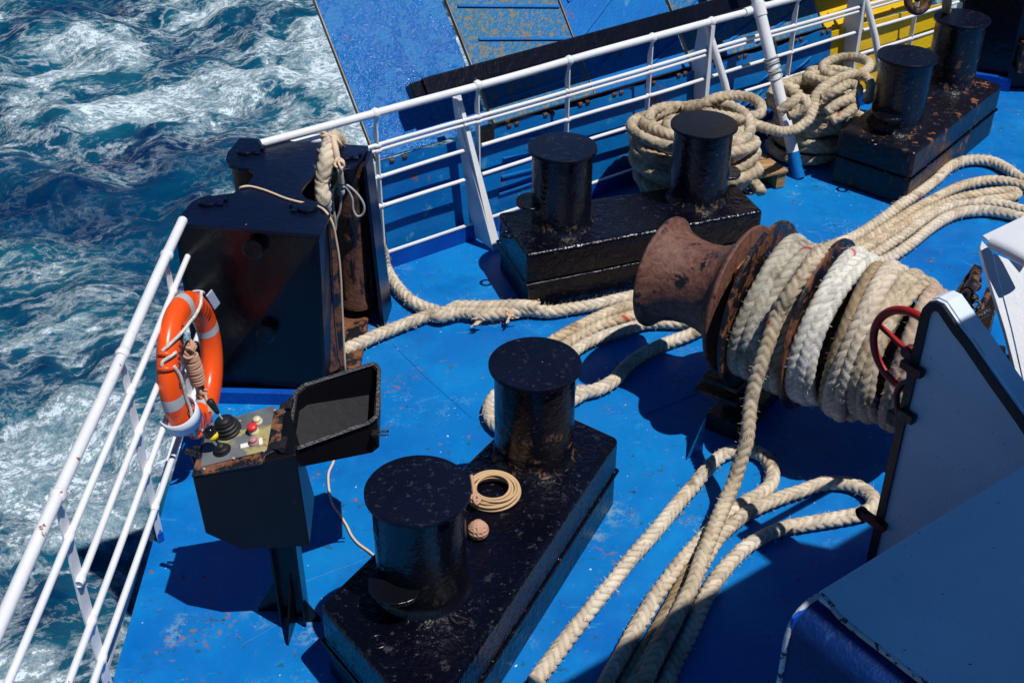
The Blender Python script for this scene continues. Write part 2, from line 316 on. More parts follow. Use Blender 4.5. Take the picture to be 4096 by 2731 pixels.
# ------------------------------------------------------------------ rope geometry
def smooth_path(P, step):
    P = np.array(P, float); n = len(P)
    Q = np.vstack([2*P[0]-P[1], P, 2*P[-1]-P[-2]]); out = []
    for i in range(1, n):
        p0, p1, p2, p3 = Q[i-1], Q[i], Q[i+1], Q[i+2]; t0 = 0.; a = .5
        t1 = t0+max(np.linalg.norm(p1-p0), 1e-6)**a; t2 = t1+max(np.linalg.norm(p2-p1), 1e-6)**a; t3 = t2+max(np.linalg.norm(p3-p2), 1e-6)**a
        for t in np.linspace(t1, t2, 24, endpoint=(i == n-1)):
            A1 = (t1-t)/(t1-t0)*p0+(t-t0)/(t1-t0)*p1; A2 = (t2-t)/(t2-t1)*p1+(t-t1)/(t2-t1)*p2; A3 = (t3-t)/(t3-t2)*p2+(t-t2)/(t3-t2)*p3
            B1 = (t2-t)/(t2-t0)*A1+(t-t0)/(t2-t0)*A2; B2 = (t3-t)/(t3-t1)*A2+(t-t1)/(t3-t1)*A3
            out.append((t2-t)/(t2-t1)*B1+(t-t1)/(t2-t1)*B2)
    P = np.array(out); d = np.r_[0, np.cumsum(np.linalg.norm(np.diff(P, axis=0), axis=1))]
    s = np.linspace(0, d[-1], max(4, int(d[-1]/step)+1)); return np.stack([np.interp(s, d, P[:, k]) for k in range(3)], 1), s
def rope(mb, pts, r=.042, pitch=.086, step=.0072, n=22, amp=.22, twist=.35, fuzz=60, presm=None, red=.0025, tw0=None, laid=False, var=1.):
    P, s = presm if presm is not None else smooth_path(pts, step); m = len(P)
    T = np.gradient(P, axis=0); T /= np.linalg.norm(T, axis=1)[:, None]+1e-9
    X = np.zeros((m, 3)); a = np.array([0, 0, 1.]) if abs(T[0][2]) < .9 else np.array([1., 0, 0]); x = nrm(np.cross(T[0], a))
    for i in range(m): x = nrm(x-T[i]*(x@T[i])); X[i] = x
    Y = np.cross(T, X); tw0 = rng.random() if tw0 is None else tw0
    an = np.arange(n)/n; A, S = np.meshgrid(an, s)
    if laid:     # three strand laid rope
        t = 3*(A+S/pitch/1.0); h = 1-np.abs(2*(t % 1)-1)**2.6; e = 1.; ident = np.floor(t)
    else:
        ph = A+tw0+twist*S+.03*np.sin(S*9+tw0*9); c4 = (ph*4) % 4; col = np.floor(c4); fx = c4-col
        dirn = np.where(col % 2 == 0, 1., -1.); t = S/pitch*2+dirn*(fx-.5)*.95+(col//2)*.5; h = 1-np.abs(2*(t % 1)-1)**2.8; e = 1-.35*np.abs(2*fx-1)**5
        ident = np.floor(t)*7+col*3
    lob = h*e; rad = r*(1-amp+amp*lob)*(1+.04*np.sin(S*6+3*tw0)*var)
    an2 = 2*np.pi*A
    V = P[:, None, :]+rad[..., None]*(np.cos(an2)[..., None]*X[:, None, :]+np.sin(an2)[..., None]*Y[:, None, :])
    rnd = np.abs(np.sin(ident*12.9898+tw0*78.2)*43758.5453) % 1
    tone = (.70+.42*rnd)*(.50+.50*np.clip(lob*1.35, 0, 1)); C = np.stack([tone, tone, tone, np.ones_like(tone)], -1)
    rmask = (rnd > 1-red)&(lob > .72); C[rmask] = C[rmask]*np.array([.62, .12, .14, 1])
    C[..., :3] = np.minimum(C[..., :3], .995)
    idx = lambda i, k: i*n+k % n
    fs = [(i*n+k, i*n+(k+1) % n, (i+1)*n+(k+1) % n, (i+1)*n+k) for i in range(m-1) for k in range(n)]
    fs += [tuple(range(n))[::-1], tuple((m-1)*n+k for k in range(n))]
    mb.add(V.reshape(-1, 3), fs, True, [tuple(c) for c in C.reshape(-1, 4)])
    nf = int(fuzz*3.4*s[-1])
    if nf:
        ii = rng.integers(1, m-1, nf); kk = rng.integers(0, n, nf); vs = []; f2 = []; cc = []
        for i, k in zip(ii, kk):
            p = V[i, k]; o = nrm(p-P[i]); d = nrm(o*.7+T[i]*rng.normal(0, .9)+rng.normal(0, .35, 3)); L = r*rng.uniform(.25, .75); sd = nrm(np.cross(d, o+.01))*.0011
            b0 = len(vs); p = p-o*.002; q = p+d*L*.6+o*L*.12; q2 = p+d*L+o*L*rng.uniform(-.1, .2)
            vs += [p-sd, p+sd, q+sd*.8, q-sd*.8, q2]; f2 += [(b0, b0+1, b0+2, b0+3), (b0+3, b0+2, b0+4)]; tn = rng.uniform(.8, .99); cc += [(tn, tn, tn, 1)]*5
        mb.add(vs, f2, False, cc)
    return mb
def revolve(mb, o, ax, prof, n=56):
    o = np.asarray(o, float); ax = nrm(ax); a = np.array([0, 0, 1.]) if abs(ax[2]) < .9 else np.array([1., 0, 0])
    X = nrm(np.cross(ax, a)); Y = np.cross(ax, X); m = len(prof)
    vs = [o+ax*h+r*(math.cos(2*math.pi*k/n)*X+math.sin(2*math.pi*k/n)*Y) for h, r in prof for k in range(n)]
    return mb.add(vs, [(i*n+k, i*n+(k+1) % n, (i+1)*n+(k+1) % n, (i+1)*n+k) for i in range(m-1) for k in range(n)], True)
def disc(mb, o, ax, r, h, n=56, hole=0):      # solid disc from o along ax
    return mb.lathe(o, ax, [(0, hole+1e-4), (0, r-.004), (.003, r), (h-.003, r), (h, r-.004), (h, hole+1e-4)], n)
def sweep_ring(c, nv, r, a0, a1, n=24, up=ZV):
    nv = nrm(nv); X = nrm(np.cross(up, nv)); Y = np.cross(nv, X)
    return [np.asarray(c)+r*(math.cos(a)*X+math.sin(a)*Y) for a in np.linspace(a0, a1, n)]

# ================================================================== SETTING: water, deck
def build_water():
    n = 520; t = np.linspace(-1, 1, n); g = 46*t+(420)*t**7*1.0
    X, Y = np.meshgrid(g, g); X = X-2; Y = Y+22; Z = np.zeros_like(X)
    Z *= .7; fade = np.exp(-((X+2)**2+(Y-14)**2)/60**2)
    for i in range(46):
        lam = 7.*(.13**(i/46)); th = rng.normal(1.0, .9); k = 2*math.pi/lam; ph = rng.uniform(0, 6.28)
        wx = X+.5*np.sin(Y*.7+i); wy = Y+.5*np.sin(X*.6+2*i)
        s_ = np.sin((wx*math.cos(th)+wy*math.sin(th))*k+ph); Z += .010*lam**.9*(1-2*np.abs(s_)**1.5)*.8
    Z *= fade
    V = np.stack([X, Y, Z-6.0], -1).reshape(-1, 3); mb = MB()
    idx = np.arange(n*n).reshape(n, n); F = np.stack([idx[:-1, :-1], idx[:-1, 1:], idx[1:, 1:], idx[1:, :-1]], -1).reshape(-1, 4)
    mb.v = [tuple(v) for v in V]; mb.f = [tuple(map(int, f)) for f in F]; mb.sm = [True]*len(mb.f); mb.col = [(1, 1, 1, 1)]*1
    o = part('sea', mb, M['water']); return struct(o)
build_water()

DECK = [(-1.56, .3), (-1.605, 3.3), (-1.675, 5.0), (-1.70, 5.5), (-1.60, 6.45)]
deck_poly = [np.array([x, y, 0]) for x, y in DECK]+[rc(-.02, 0, 0), rc(9.5, 0, 0), np.array([9.5, .3, 0])]
mb = MB(); mb.prism([p-np.array([0, 0, .06]) for p in deck_poly], (0, 0, .06)); struct(part('deck', mb, M['deck']))
# hull side under the deck edge
mb = MB(); pts = [np.array([x, y, 0]) for x, y in DECK]+[rc(-.02, 0, 0)]
for a, b in zip(pts[:-1], pts[1:]): mb.prism([a-[0, 0, .064], b-[0, 0, .064], b-[0, 0, 6.6], a-[0, 0, 6.6]], (.01, -.004, 0))
hs = part('ship_side', mb, M['blue_side']); tag(hs, 'blue steel hull side dropping from the deck edge to the water', 'hull')
# raised deck lip (coaming) along the stern and the left side
mb = MB(); mb.prism([rc(-.02, -.006, .001), rc(9, -.006, .001), rc(9, -.006, .112), rc(-.02, -.006, .112)], N0*.012)
cm = tag(part('deck_coaming', mb, M['blue_side']), 'low blue upstand along the stern edge of the deck under the white railing', 'coaming')
mb = MB(); mb.prism([rc(-.02, -.010, .113), rc(9, -.010, .113), rc(9, -.010, .123), rc(-.02, -.010, .123)], N0*.02); part('white_edge', mb, M['white'], cm)
mb = MB(); mb.prism([(-1.588, .3, .001), (-1.588-.045, 3.3, .001), (-1.70, 5.0, .001), (-1.715, 5.0, .001), (-1.65, 3.3, .001), (-1.605, .3, .001)], (0, 0, .028))
le = tag(part('deck_edge_strip', mb, M['white']), 'narrow white painted lip along the left deck edge at the foot of the railing', 'edge strip')

# weld seams as slightly proud beads on the deck
mb = MB()
def seam(pts, r=.0032):
    mb.tube([np.array([p[0], p[1], .0005]) for p in pts], r, 8)
for q in ([ZL(60, 1330), ZL(20, 1460), ZL(0, 1568)], [D(555, 1480), D(610, 1450), D(668, 1412)], [ZC3(380, 180), ZC3(520, 320), ZC3(700, 480)], [ZC3(0, 1160), ZC3(220, 1080), ZC3(330, 1030)],
          [D(1400, 985), D(1560, 920), D(1700, 860)], [D(1130, 1590), D(1250, 1400), D(1400, 1225)], [D(900, 945), D(1020, 870), D(1130, 805)], [D(1760, 590), D(2100, 470), D(2352, 390)], [D(1310, 1560), D(1480, 1340), D(1560, 1300)]):
    seam(q)
part('weld_seam', mb, M['deck'], bpy.data.objects['deck'])

# ================================================================== DOUBLE BOLLARDS
def padeye(mb, c, out, r=.032):
    mb.torus(c, ZV, r, .009, 24, 8)
def double_bollard(label, corner4, posts, zt, lug, rings, grp, pm=('post', 'post'), plm='plinth'):
    """corner4: four top corners (xy) in order; posts: xy; zt: plinth height"""
    t = thing('double_bollard', label, 'bollard', (sum(c[0] for c in corner4)/4, sum(c[1] for c in corner4)/4, 0), grp)
    top = [np.array([c[0], c[1], zt]) for c in corner4]; cen = sum(top)/4
    def ins(p, k, z): q = cen+(p-cen)*1.0; d = p-cen; q = p-nrm(d)*k; return np.array([q[0], q[1], z])
    mb = MB(); mb.hexa([ins(p, .012, .001) for p in top], [ins(p, .012, zt*.5) for p in top])
    part('plinth_base', mb, M[plm], t, bevel=.006)
    mb = MB(); mb.hexa([ins(p, 0, zt*.5+.001) for p in top], [ins(p, 0, zt) for p in top])
    part('plinth_top', mb, M[plm], t, bevel=.024, seg=4)
    mb = MB(); ps = [ins(p, -.006, zt*.5) for p in top]
    for i in range(4): mb.tube([ps[i], (ps[i]*.5+ps[(i+1) % 4]*.5)+np.array([0, 0, .002]), ps[(i+1) % 4]], .008, 8)
    part('weld_bead', mb, M['plinth'], t)
    for i, (x, y) in enumerate(posts):
        mb = MB(); prof = [(0, .196), (.012, .186), (.03, .178), (.05, .176)]+[(h, .176) for h in np.linspace(.08, .46, 8)]; revolve(mb, (x, y, zt-.001), ZV, prof, 72)
        bar = part('bollard_post', mb, M[pm[i]], t)
        mb = MB(); mb.lathe((x, y, zt+.466), ZV, [(0, .16), (0, .196), (.004, .2), (.018, .2), (.022, .197), (.0225, .0005)], 72)
        part('bollard_cap', mb, M['cap'], bar)
        if lug[i] is not None:
            an = lug[i][0]; z = zt+lug[i][1]; c0 = np.array([x, y, z]); mb = MB(); pl = []
            for a in np.linspace(an-.62, an+.62, 12):
                rr = .17+.10*math.cos((a-an)/.62*1.45)**.7 if abs(a-an) < .61 else .17
                pl.append(c0+rr*np.array([math.cos(a), math.sin(a), 0]))
            pl += [c0+.15*np.array([math.cos(a), math.sin(a), 0]) for a in (an+.5, an, an-.5)]
            mb.prism(pl, (0, 0, .02)); part('rope_horn', mb, M['post'], bar, bevel=.004)
    for c in rings:
        mb = MB(); padeye(mb, c, None); part('padeye', mb, M['black'], t)
    return t
M['plinth'] = painted('thick_black_plinth_paint', (.0025, .0025, .008), (.0015, .0015, .004), .17, ((15, 1.), (42, .6)), .010, rust=(4.2, .72), grey=((.017, .018, .028), 26, .59), spec=.36)
M['post'] = painted('glossy_black_post_paint', (.004, .004, .008), (.003, .003, .005), .2, ((14, .8), (42, .5)), .006, rust=(5.5, .70), spec=.5, rust_stretch=(1, 1, 1.6))
def worn_post(name, bands):
    b = NB(name); sx = b.n('ShaderNodeSeparateXYZ'); b.l(b.co, sx.inputs[0]); z = b.math('ADD', sx.outputs[2], b.math('MULTIPLY', b.math('SUBTRACT', b.noise(6, 4), .5), .09))
    m = None
    for c, wd in bands:     # chafed rings where ropes have rubbed the paint off
        r_ = b.ramp(b.math('ABSOLUTE', b.math('SUBTRACT', z, c)), [(wd*.6, 1), (wd, 0)]); m = r_ if m is None else b.math('MAXIMUM', m, r_)
    m = b.math('MULTIPLY', m, b.ramp(b.noise(16, 6, .7, stretch=(1, 1, .6)), [(.53, 0), (.58, 1)]))
    col = b.mix(m, (.004, .004, .008), b.mix(b.noise(50, 4), (.05, .02, .012), (.22, .10, .055))); ro = b.mix(m, (.22,)*3, (.8,)*3)
    g = b.ramp(b.noise(40, 5, .7), [(.62, 0), (.66, 1)]); col = b.mix(g, col, (.05, .045, .04)); b.bump([(b.noise(14, 3), .8), (b.noise(42, 3), .6), (m, -.6)], .006); return b.fin(col, ro, spec=.5)
M['post_worn'] = worn_post('chafed_black_post_paint', ((.425, .035), (.60, .03), (.50, .02)))
M['post_scuff'] = worn_post('scuffed_black_post_paint', ((.43, .03),))
M['plinth_rusty'] = painted('rust_streaked_black_plinth_paint', (.006, .006, .014), (.004, .004, .008), .3, ((15, 1.), (42, .5)), .008, rust=(9, .585), grey=((.03, .03, .035), 20, .58), spec=.4, rust_stretch=(1, 1, .35))
GB = 'double mooring bollards on black plinths'
double_bollard('black double bollard nearest the camera with tan line coiled between its posts', [(-.745, 3.385), (-.30, 2.80), (.488, 4.42), (.10, 4.72)], [(-.351, 3.496), (.0986, 4.316)], .402,
               [(R(238), .12), (R(80), .13)], [ZC3(320, 1400, .395)], GB, ('post', 'post_worn'))
double_bollard('black double bollard between the stern railing and the rusty winch head', [(-.085, 6.60), (.085, 6.08), (1.52, 6.62), (1.385, 7.06)], [(.290, 6.478), (1.143, 6.796)], .402,
               [(R(185), .13), (R(20), .13)], [ZC3(0, 0)*0+at(2029, 938, .385), at(2995, 766, .39)], GB, ('post_scuff', 'post_scuff'))
double_bollard('black double bollard with rust stained sides at the top right', [(2.235, 7.80), (2.655, 7.42), (3.62, 8.60), (3.24, 9.05)], [(2.650, 7.910), (3.238, 8.648)], .402,
               [(R(232), .11), None], [at(3495, 572, .395)], GB, ('post_scuff', 'post_worn'), 'plinth_rusty')

# ================================================================== STERN RAILING
sr = thing('stern_railing', 'white tubular railing running along the stern edge above the blue ramp', 'railing', rc(0, 0, 0))
def rail(name, us, z, r, v=0, parent=sr):
    mb = MB(); mb.tube([rc(u, v+.003*math.sin(u*5), z+.004*math.sin(u*2.3+z*9)) for u in np.linspace(us[0], us[1], 24)], r, 14)
    for u in (-.012, .70, 1.397, 2.09, 2.62, 3.46, 4.18, 4.85):
        if us[0] < u < us[1]: c_ = rc(u, v, z); revolve(mb, c_-E0*.022, E0, [(0, r), (.008, r*1.22+rng.uniform(0, .002)), (.018, r*1.32), (.026, r*1.38+rng.uniform(0, .002)), (.036, r*1.2), (.044, r)], 14)
    part(name, mb, M['white'], parent)
rail('top_rail', (-.735, 2.98), 1.04, .024); rail('top_rail', (3.07, 8), 1.05, .024)
for z in (.838, .806): rail('middle_rail', (-.22, 8), z, .0125)
for z in (.638, .445): rail('lower_rail', (-.16, .60) if z < .7 else (-.16, 8), z, .0125)
for z in (.638, .445): rail('lower_rail', (.72, 8), z, .0125)
def flat_post(u, w=.05, th=.010, parent=sr, top=1.03):
    mb = MB(); a = rc(u, .005, .0)
    pl = [rc(u, -.012, .10), rc(u, .028, .02), rc(u, .028, top-.25), rc(u, .034, top-.12), rc(u, .004, top-.005), rc(u, -.012, top-.01)]
    mb.prism([p-E0*th/2 for p in pl], E0*th); part('stanchion', mb, M['white'], parent, bevel=.002)
for u in (-.012, .70, 1.397, 2.09, 3.46, 4.85, 5.55): flat_post(u)
# big inclined stay with gusset
mb = MB(); u0 = .60
foot = rc(.715, -.44, .02); head = rc(.585, .0, 1.0)
side = E0*.044
def web(u, vtop, vb, th=.010, n_=1): pass
wp = [rc(.56, .01, .12), rc(.56, .01, .98), rc(.565, -.03, .98), rc(.665, -.40, .03), rc(.64, -.36, .0), rc(.60, -.10, .0)]
stay = thing('railing_stay', 'white inclined steel stay bracing the stern railing left of the middle bollard', 'stay', rc(.6, -.2, 0))
A = at(*(1450+800*.4654, 350+60*.4654), .98); B = at(*(1450+1150*.4654, 350+1390*.4654), .01)
mb = MB(); mb.prism([A-E0*.030, A+E0*.030, B+E0*.030, B-E0*.030], nrm(np.cross(B-A, E0))*.010); part('stay_flange', mb, M['white'], stay, bevel=.002)
C0 = rc(float((A-O0)@E0)-.028, .01, 0); 
def pv(P, v): return P-N0*float((P-O0)@N0)+N0*v
Aw = A-E0*.028-np.array([0, 0, .01]); Bw = B-E0*.028
mb = MB(); mb.prism([Aw, pv(Aw, .02), pv(Bw, .02)*[1, 1, 0]+[0, 0, .02], Bw+[0, 0, .005]], E0*.008); part('stay_web', mb, M['white'], stay)
# wider gusset posts with a round brace
def braced_post(u, label, shade=None):
    t = thing('braced_stanchion', label, 'stanchion', rc(u, 0, 0), 'tall braced railing stanchions')
    pl = [rc(u, -.02, .02), rc(u, .16, .02), rc(u, .15, .7), rc(u, .12, .98), rc(u, -.02, 1.03)]
    mb = MB(); mb.prism([p-E0*.005 for p in pl], E0*.010); part('plate', mb, M['white'], t, bevel=.002)
    mb = MB(); mb.prism([rc(u+.004, -.022, .02)-E0*.03, rc(u+.004, -.022, .02)+E0*.005, rc(u+.004, -.022, 1.02)+E0*.005, rc(u+.004, -.022, 1.02)-E0*.03], N0*-.008); part('edge_flat', mb, M['white'], t)
    mb = MB(); mb.tube([rc(u-.02, .03, 1.02), rc(u+.08, -.10, .62), rc(u+.20, -.25, .02)], .026, 14); part('brace', mb, M['white'], t)
braced_post(2.62, 'white braced stanchion of the stern railing left of the leaning white pole')
braced_post(4.18, 'white braced stanchion of the stern railing in front of the yellow plate')
# leaning pole with blue foot
pole = thing('leaning_pole', 'white painted pole leaning against the stern railing with a blue painted foot', 'pole', (2.03, 7.83, 0))
b0 = np.array([2.03, 7.87, 0]); t0 = rc(3.035, -.03, 1.06); dirp = t0-b0
sp = .155
mb = MB(); mb.tube([b0+dirp*sp, b0+dirp*.6, b0+dirp*1.0, b0+dirp*1.9], .041, 20); part('pole_tube', mb, M['white'], pole)
mb = MB(); mb.tube([b0+[0, 0, .001], b0+dirp*sp], .043, 20); part('pole_foot', mb, M['blue'], pole)
mb = MB(); mb.tube([b0+dirp*.955, b0+dirp*1.03], .047, 20); part('pole_collar', mb, M['white'], pole)
mb = MB(); mb.tube([rc(2.93, 0, 1.04), rc(3.12, 0, 1.05)], .03, 14); part('rail_clamp', mb, M['white'], pole)
lash = thing('cord_lashing', 'grey cord tied round the leaning white pole and the railing', 'cord', b0+dirp*.62)
mb = MB(); 
for k in range(7):
    c = b0+dirp*(.60+.018*k); ax = nrm(dirp+rng.normal(0, .28, 3)*np.linalg.norm(dirp)); mb.torus(c, ax, .048, .006, 28, 7)
part('cord_turns', mb, M['cord_grey'], lash)
for q in ([ZK(750, 400, .72), ZK(790, 480, .62), ZK(820, 560, .58)], [ZK(905, 360, .78), ZK(910, 440, .68), ZK(960, 540, .6)], [ZK(822, 590, .6), ZK(826, 660, .52), ZK(830, 730, .46)], [ZK(950, 590, .58), ZK(965, 650, .52), ZK(990, 695, .48)]):
    mb = MB(); mb.tube(smooth_path(q, .02)[0], .007, 8); part('cord_end', mb, M['cord_grey'], lash)

# ================================================================== LEFT RAILING
lr = thing('side_railing', 'white tubular railing on the left with the lifebuoy hanging on it', 'railing', (-1.60, 4, 0))
def lx(y): return -1.60-.006*(y-4)
def srail(name, z, r, y0=1.2, y1=5.32, lab=None):
    mb = MB(); mb.tube([(lx(y), y, z+.004*math.sin(y*4+z*7)) for y in np.linspace(y0, y1, 24)], r, 16)
    for y in (1.6, 2.42, 3.29, 4.17, 4.98):
        if y0 < y < y1: revolve(mb, (lx(y), y-.026, z), (0, 1, 0), [(0, r), (.010, r*1.15), (.022, r*1.28+rng.uniform(0, .002)), (.032, r*1.24), (.042, r*1.12), (.052, r)], 16)
    part(name, mb, M['white_rusty'] if r > .02 else M['white'], lr, lab)
M['white_rusty'] = painted('rust_streaked_white_paint', (.72, .73, .76), (.66, .67, .70), .34, ((60, .4), (18, .5)), .003, rust=(15, .635), spec=.4)
srail('top_rail', 1.035, .024); srail('second_rail', .838, .0148); srail('broken_rail', .628, .0148, 3.27, 5.3, 'white rail ending in an open broken stub'); srail('lower_rail', .41, .0148); srail('bottom_rail', .20, .0148)
for y in (1.6, 2.42, 3.29, 4.17, 4.98):
    mb = MB(); x = lx(y)-.018
    pl = [(x, y-.012, -.02), (x, y+.055, -.02), (x, y+.052, .55), (x, y+.05, .9), (x, y+.012, 1.02), (x, y-.012, 1.02), (x, y-.03, .5)]
    mb.prism(pl, (.009, 0, 0)); part('stanchion', mb, M['white'], lr, bevel=.002)
    mb = MB(); mb.prism([(x+.011, y-.02, .002), (x+.03, y+.0, .002), (x+.011, y+.02, .002)], (0, 0, .05)); part('foot_bracket', mb, M['blue_side'], lr)

# ================================================================== STERN RAMP (beyond the railing)
ramp = thing('stern_ramp', 'blue rusty stern ramp with hinged barred flaps beyond the railing', 'ramp', rc(1, .3, 0))
ln = nrm(N0*.087+ZV)     # slightly leaning vertical plate
def rp(u, h): return rc(u, .062, -.0)+ln*h
top = lambda u: .66+.012*math.sin(u*7)+.006*math.sin(u*23)
us = np.linspace(.05, 4.02, 90)
mb = MB(); pl = [rp(.05, -1.2)]+[rp(4.02, -1.2)]+[rp(u, top(u)) for u in us[::-1]]; mb.prism(pl, N0*.012); part('transom_plate', mb, M['transom'] if 'transom' in M else M['blue'], ramp)
mb = MB(); pl = [rp(4.022, -1.2), rp(5.35, -1.2), rp(5.35, .60), rp(4.9, .62), rp(4.022, .64)]; mb.prism(pl, N0*.012)
part('yellow_plate', mb, M['yellow'], ramp, 'yellow painted end of the ramp plate')
phi = R(52); dR = N0*math.cos(phi)+ZV*math.sin(phi); nR = -N0*math.sin(phi)+ZV*math.cos(phi); p0R = rc(0, .15, .6)
def rs(u, t, o=0): return p0R+E0*u+dR*t+nR*o
flaps = []
def flap(u0, u1, mat, th=.03, t0=.02, skew=0, tl=3.2, lab=None, n=1):
    mb = MB(); mb.prism([rs(u0, t0), rs(u1, t0), rs(u1+skew, tl), rs(u0+skew, tl)], -nR*th); o = part('ramp_flap', mb, mat, ramp, lab, bevel=.003); flaps.append(o)
    mb = MB(); mb.prism([rs(u0-.001, t0, -.001), rs(u0-.008, t0, -.001), rs(u0+skew-.008, tl, -.001), rs(u0+skew-.001, tl, -.001)], -nR*.03); part('flap_edge', mb, M['edge'], o)
    return o
M['edge'] = painted('pale_rusty_edge', (.42, .36, .28), (.2, .09, .04), .7, ((60, 1.),), .003)
f1 = flap(.085, .915, M['ramp_blue'], t0=.06, lab='glossy blue flap with orange peel paint at the left end of the ramp'); f2 = flap(.965, 1.775, M['ramp_worn'], skew=-.03, lab='worn scraped blue flap with raised bars'); f3 = flap(1.79, 2.64, M['ramp_mid'], lab='blue flap with diagonal raised bars')
f4 = flap(2.68, 4.0, M['ramp_mix'] if 'ramp_mix' in M else M['ramp_worn'], lab='blue flap of the ramp with speckled worn patches')
f5 = flap(4.03, 5.3, M['yellow'], lab='yellow flap at the far end of the ramp')
def barsm(parent, segs, mat, w=.02, h=.014, name='raised_bar'):
    for (ua, ta, ub, tb) in segs:
        mb = MB(); mb.bar(rs(ua, ta, .006), rs(ub, tb, .006), w, h, nR); part(name, mb, mat, parent, bevel=.004)
barsm(f2, [(1.01, .86, 1.76, .70), (1.07, .62, 1.76, .47), (1.02, .20, 1.72, .22), (1.01, 1.12, 1.75, .97), (1.08, 1.38, 1.75, 1.22)], M['ramp_mid'])
barsm(f3, [(1.86, .22, 2.55, .50), (1.82, .45, 2.5, .85), (1.84, .72, 2.6, 1.12), (2.25, .14, 2.62, .27), (1.83, 1.0, 2.6, 1.42)], M['ramp_mid'])
barsm(f4, [(2.75, .15, 3.9, .62), (2.9, .02+.1, 3.95, .42), (2.75, .45, 3.9, .95), (3.4, .12, 3.95, .30)], M['ramp_mid'])
barsm(f5, [(4.1, .16, 5.2, .2)], M['yellow'])
# bars on the transom plate
def tbar(ua, ha, ub, hb):
    mb = MB(); o = -N0*.008; mb.bar(rp(ua, ha)+o, rp(ub, hb)+o, .018, .016, -N0); part('welded_bar', mb, M['blue'], ramp, bevel=.004)
for a in ((.98, .56, 1.28, .52), (.95, .45, 1.3, .41), (.93, .33, 1.25, .31), (.9, .22, 1.22, .22), (1.3, .55, 1.45, .56), (1.32, .42, 1.52, .43), (3.05, .30, 3.42, .50), (3.2, .22, 3.8, .50), (3.3, .12, 3.85, .36), (3.0, .2, 3.3, .36), (3.5, .55, 3.75, .63)): tbar(*a)
# hinges
for u in [.13, .22]+list(np.arange(1.0, 4.0, .29))+list(np.arange(1.06, 4.0, .29)):
    mb = MB(); mb.tube([rc(u, .125, .652), rc(u+.03, .125, .652)], .017, 12); part('hinge_knuckle', mb, M['rust_roller'], ramp)
mb = MB(); mb.box(rc(.84, .135, .64), (.11, .05, .09), (E0, N0, ZV)); part('hinge_block', mb, M['grease'], ramp)
mb = MB(); mb.prism([rc(.95, .175, .42), rc(4.02, .175, .42), rc(4.02, .175, .66), rc(.95, .175, .66)], N0*.02); part('gap_shade_sheet', mb, M['grease'], ramp)  # dark sheet added behind the flap hinges to stand in for shade
# black beam standing clear of the flaps
q0, q1 = rs(.44, .36, .19), rs(5.2, .39, .19)
mb = MB(); mb.bar(q0, q1, .115, .105, nR); o = part('black_beam', mb, M['black'], ramp, bevel=.012, seg=3)
mb = MB(); mb.bar(rs(.36, .36, .185), rs(.439, .36, .185), .10, .09, nR); part('beam_end', mb, M['black'], o, bevel=.01)
for u in (.80, 2.62, 4.5):
    mb = MB(); mb.bar(rs(u, .35, .0), rs(u, .35, .135), .09, .05, E0); part('beam_bracket', mb, M['blue'], ramp)
# ================================================================== ROLLER FAIRLEAD
fl = thing('roller_fairlead', 'tall navy black four roller fairlead in the deck corner where the railings meet', 'fairlead', (-1.25, 5.75, 0))
H = 1.03
def fb(x, y): p = ZB(x, y, H); return np.array([p[0], p[1], H])
outl = [(135, 700), (965, 770), (985, 740), (1030, 650), (1010, 610), (960, 585), (890, 560), (862, 530), (866, 505), (900, 460), (945, 415), (985, 402), (1060, 400), (1140, 392), (1180, 370), (1210, 330), (1245, 260), (510, 215), (440, 300), (430, 340), (450, 370), (500, 385), (560, 388), (585, 405), (590, 430), (570, 462), (530, 500), (470, 530), (345, 545), (290, 552), (235, 580)]
mb = MB(); mb.prism([fb(*p)-[0, 0, .022] for p in outl[::-1]], (0, 0, .022)); part('top_plate', mb, M['fair'], fl, bevel=.004, weld=True)
FLt, FRt, FCt = fb(135, 700), fb(965, 770), fb(1020, 655)
dn = np.array([0, 0, -.026]); gp = np.array([0, 0, -.002])
BFR, BFL, BCR = np.array([-1.0, 5.235, .001]), np.array([-1.67, 5.30, .001]), np.array([-.955, 5.44, .001])
back = np.array([0, .16, 0])
mb = MB(); mb.hexa([BFL+[.02, 0, 0], BFR, BFR+[0.02, .012, 0], BFL+[.02, .012, 0]], [FLt+[.02, .004, -.024], FRt+[-.004, .004, -.024], FRt+[-.004, .016, -.024], FLt+[.02, .016, -.024]]); part('front_plate', mb, M['fair_front'], fl)
mb = MB(); mb.hexa([BFR+[.0, .014, 0], BCR, BCR+[-.014, .004, 0], BFR+[-.014, .014, 0]], [FRt+[-.006, .018, -.024], FCt+[-.01, 0, -.024], FCt+[-.024, .004, -.024], FRt+[-.02, .018, -.024]]); part('cheek_plate', mb, M['fair_side'] if 'fair_side' in M else M['fair'], fl)
# flange strip at cheek end
c0 = BCR; c1 = FCt+[-.01, 0, -.024]
mb = MB(); mb.hexa([c0+[.004, .0, 0], c0+[.05, .035, 0], c0+[.045, .05, 0], c0+[-.002, .014, 0]], [c1+[.004, .0, 0], c1+[.03, .035, 0], c1+[.025, .05, 0], c1+[-.002, .014, 0]]); part('cheek_flange', mb, M['rust_edge'], fl)
# left cheek
mb = MB(); mb.hexa([BFL+[.0, 0, 0], BFL+[.018, 0, 0], BFL+[.03, .26, 0], BFL+[.012, .26, 0]], [FLt+[.0, .004, -.024], FLt+[.018, .004, -.024], FLt+[.05, .25, -.024], FLt+[.035, .25, -.024]]); part('cheek_plate', mb, M['fair'], fl)
